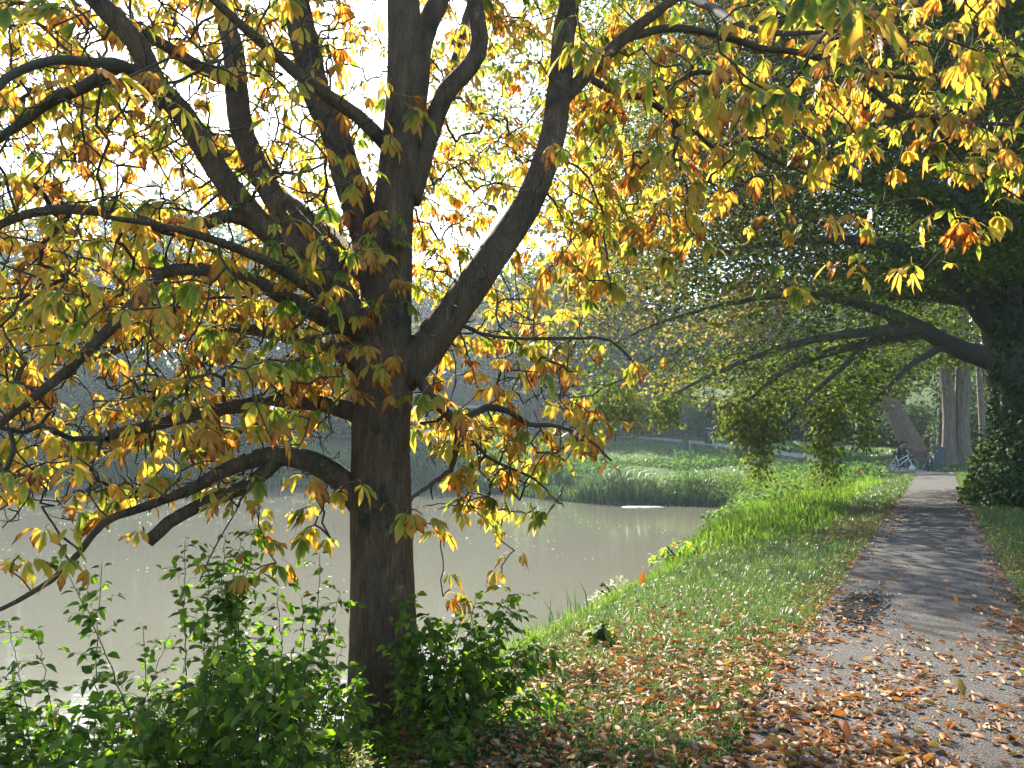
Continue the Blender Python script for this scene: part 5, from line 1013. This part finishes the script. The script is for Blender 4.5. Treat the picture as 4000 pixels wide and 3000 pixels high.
    me.from_pydata([(-w * .86, -d * .86, .08), (w * .86, -d * .86, .08), (w * .86, d * .86, .08), (-w * .86, d * .86, .08), (-w, -d, h), (w, -d, h), (w, d, h), (-w, d, h)], [], [(3, 2, 1, 0), (4, 5, 6, 7), (0, 1, 5, 4), (1, 2, 6, 5), (2, 3, 7, 6), (3, 0, 4, 7)]); bevel(link('body', me, M['black'], r), .03, 3)
    link('lid', tmesh('lid', [tube(np.array([(-w, 0, h), (-w * .5, 0, h + .09), (w * .5, 0, h + .09), (w, 0, h)]), [.06, .09, .09, .06], 8)]), M['black'], r)
    link('slot_rim', tmesh('slot_rim', [box(-w * .75, w * .55, -d - .012, -d + .01, .86, .89)]), M['steel'], r)
    link('pole', tmesh('pole', [tube(resample(np.array([(w + .06, 0, 0, .03), (w + .06, 0, .9, .03), (w + .055, 0, 1.1, .03), (w - .03, 0, 1.18, .03), (-w * .2, 0, 1.19, .03), (-w * .9, 0, 1.19, .03)]), .06)[:, :3], .032, 8)]), plain('galvanised', (.6, .6, .6), .4, .6), r)
    pic = [tube(np.array([(-.08, -d - .004, .80), (-.08, -d + .01, .80)]), [.022, .022], 8), box(-.10, -.06, -d - .004, -d + .012, .68, .775), box(-.10, -.085, -d - .004, -d + .012, .60, .678), box(-.075, -.06, -d - .004, -d + .012, .60, .678), box(-.058, .0, -d - .004, -d + .012, .745, .765), box(.0, .05, -d - .004, -d + .012, .60, .68)]
    link('pictogram', tmesh('pictogram', pic), M['white_paint'], r)
    # sapling with watering bag and stake
    x, y = at(2678, 51), 51.0; zz = g(x, y); r = empty('sapling', (x, y, zz - .05), 0, 'staked young sapling with a dark green watering bag at its foot', 'tree')
    q = resample(np.array([(0, 0, 0, .05), (.02, 0, 1.6, .04), (.0, 0, 3.2, .03), (.03, 0, 4.6, .012)]), .3); tb = [tube(q[:, :3], q[:, 3], 7)]
    for k in range(9): a = rng.uniform(0, 6.28); h = rng.uniform(2.1, 4.2); tb.append(tube(np.array([(0, 0, h), (.4 * math.cos(a), .4 * math.sin(a), h + .3), (.8 * math.cos(a), .8 * math.sin(a), h + .5)]), [.014, .01, .004], 4, 0, False))
    link('trunk', tmesh('trunk', tb), M['fbark'], r); n = 420; p_ = rng.normal(0, 1, (n, 3)) * [.5, .5, .8] + [0, 0, 3.6]; l = rng.uniform(.06, .12, n)
    tag(link('foliage', leaves('foliage', DIAMOND, p_, unit(rng.normal(0, 1, (n, 3))), unit(rng.normal(0, 1, (n, 3))), l, l * .6, np.clip(rng.normal(.7, .15, n), 0, 1)), M['bank_leaf'], r), kind='stuff')
    t = np.linspace(0, 1, 8); q = np.stack([0 * t, 0 * t, .02 + .68 * t], -1); link('watering_bag', tmesh('watering_bag', [tube(q, .36 - .22 * t ** .8, 16, .12)]), plain('green_bag', (.02, .05, .05), .5, 0, .3), r)
    link('bag_rim', tmesh('bag_rim', [torus(.2, .03, (0, 0, 0), 16, 5)]), M['black'], r).matrix_local = Matrix.Translation((0, 0, .70)) @ Matrix.Rotation(R(90), 4, 'X')
    bevel(link('stake', tmesh('stake', [box(.16, .23, -.42, -.35, 0, .66)]), plain('pale_wood', (.4, .32, .25), .8), r), .006)
    # pale post on the lawn
    x, y = at(3348, 50), 50.0; pst = link('post', tmesh('post', [tube(np.array([(0, 0, -.1), (0, 0, .9), (0, 0, 1.9), (0, 0, 1.96)]), [.10, .10, .095, .05], 14)]), plain('pale_concrete', (.42, .43, .44), .8), None, (x, y, g(x, y))); tag(pst, 'pale grey post standing on the sunlit lawn', 'post')
    # pale mat of duckweed at the far edge
    x, y = at(2625, 34.6), 34.35; th_ = np.linspace(0, 6.283, 26, endpoint=False); rr = 1 + rng.normal(0, .16, 26); ring = np.stack([.85 * rr * np.cos(th_), .35 * rr * np.sin(th_), 0 * th_], -1)
    k = np.arange(26); k2 = (k + 1) % 26; V = np.vstack([ring, ring * .9 + [0, 0, .02], [(0, 0, .022)]])
    me = npmesh('floating_mat', V, [np.stack([k, k2, 26 + k2, 26 + k], -1), np.stack([26 + k, 26 + k2, np.full(26, 52)], -1)]); x, y = at(2560, 33.6), 33.4
    tag(link('floating_mat', me, plain('pale_scum', (.5, .5, .44), .8, 0, .3, 6), None, (x - .6, y, WATER + .004)), 'pale mat of scum floating at the far reedy corner', 'floating mat')
furniture()

# ---------------------------------------------------------------- haze
hz = NT('haze'); pv = hz.n('VolumePrincipled'); hz.set(pv, 'Color', (.70, .85, 1.0, 1)); hz.set(pv, 'Density', .0006); hz.set(pv, 'Anisotropy', .5)
hz.t.links.new(pv.outputs[0], hz.out.inputs['Volume'])
hv, hf = box(-430, 430, -130, 470, -4, 42)
tag(link('haze', npmesh('haze', hv, hf, False), hz.m), 'thin pale autumn haze over the pond', kind='stuff')
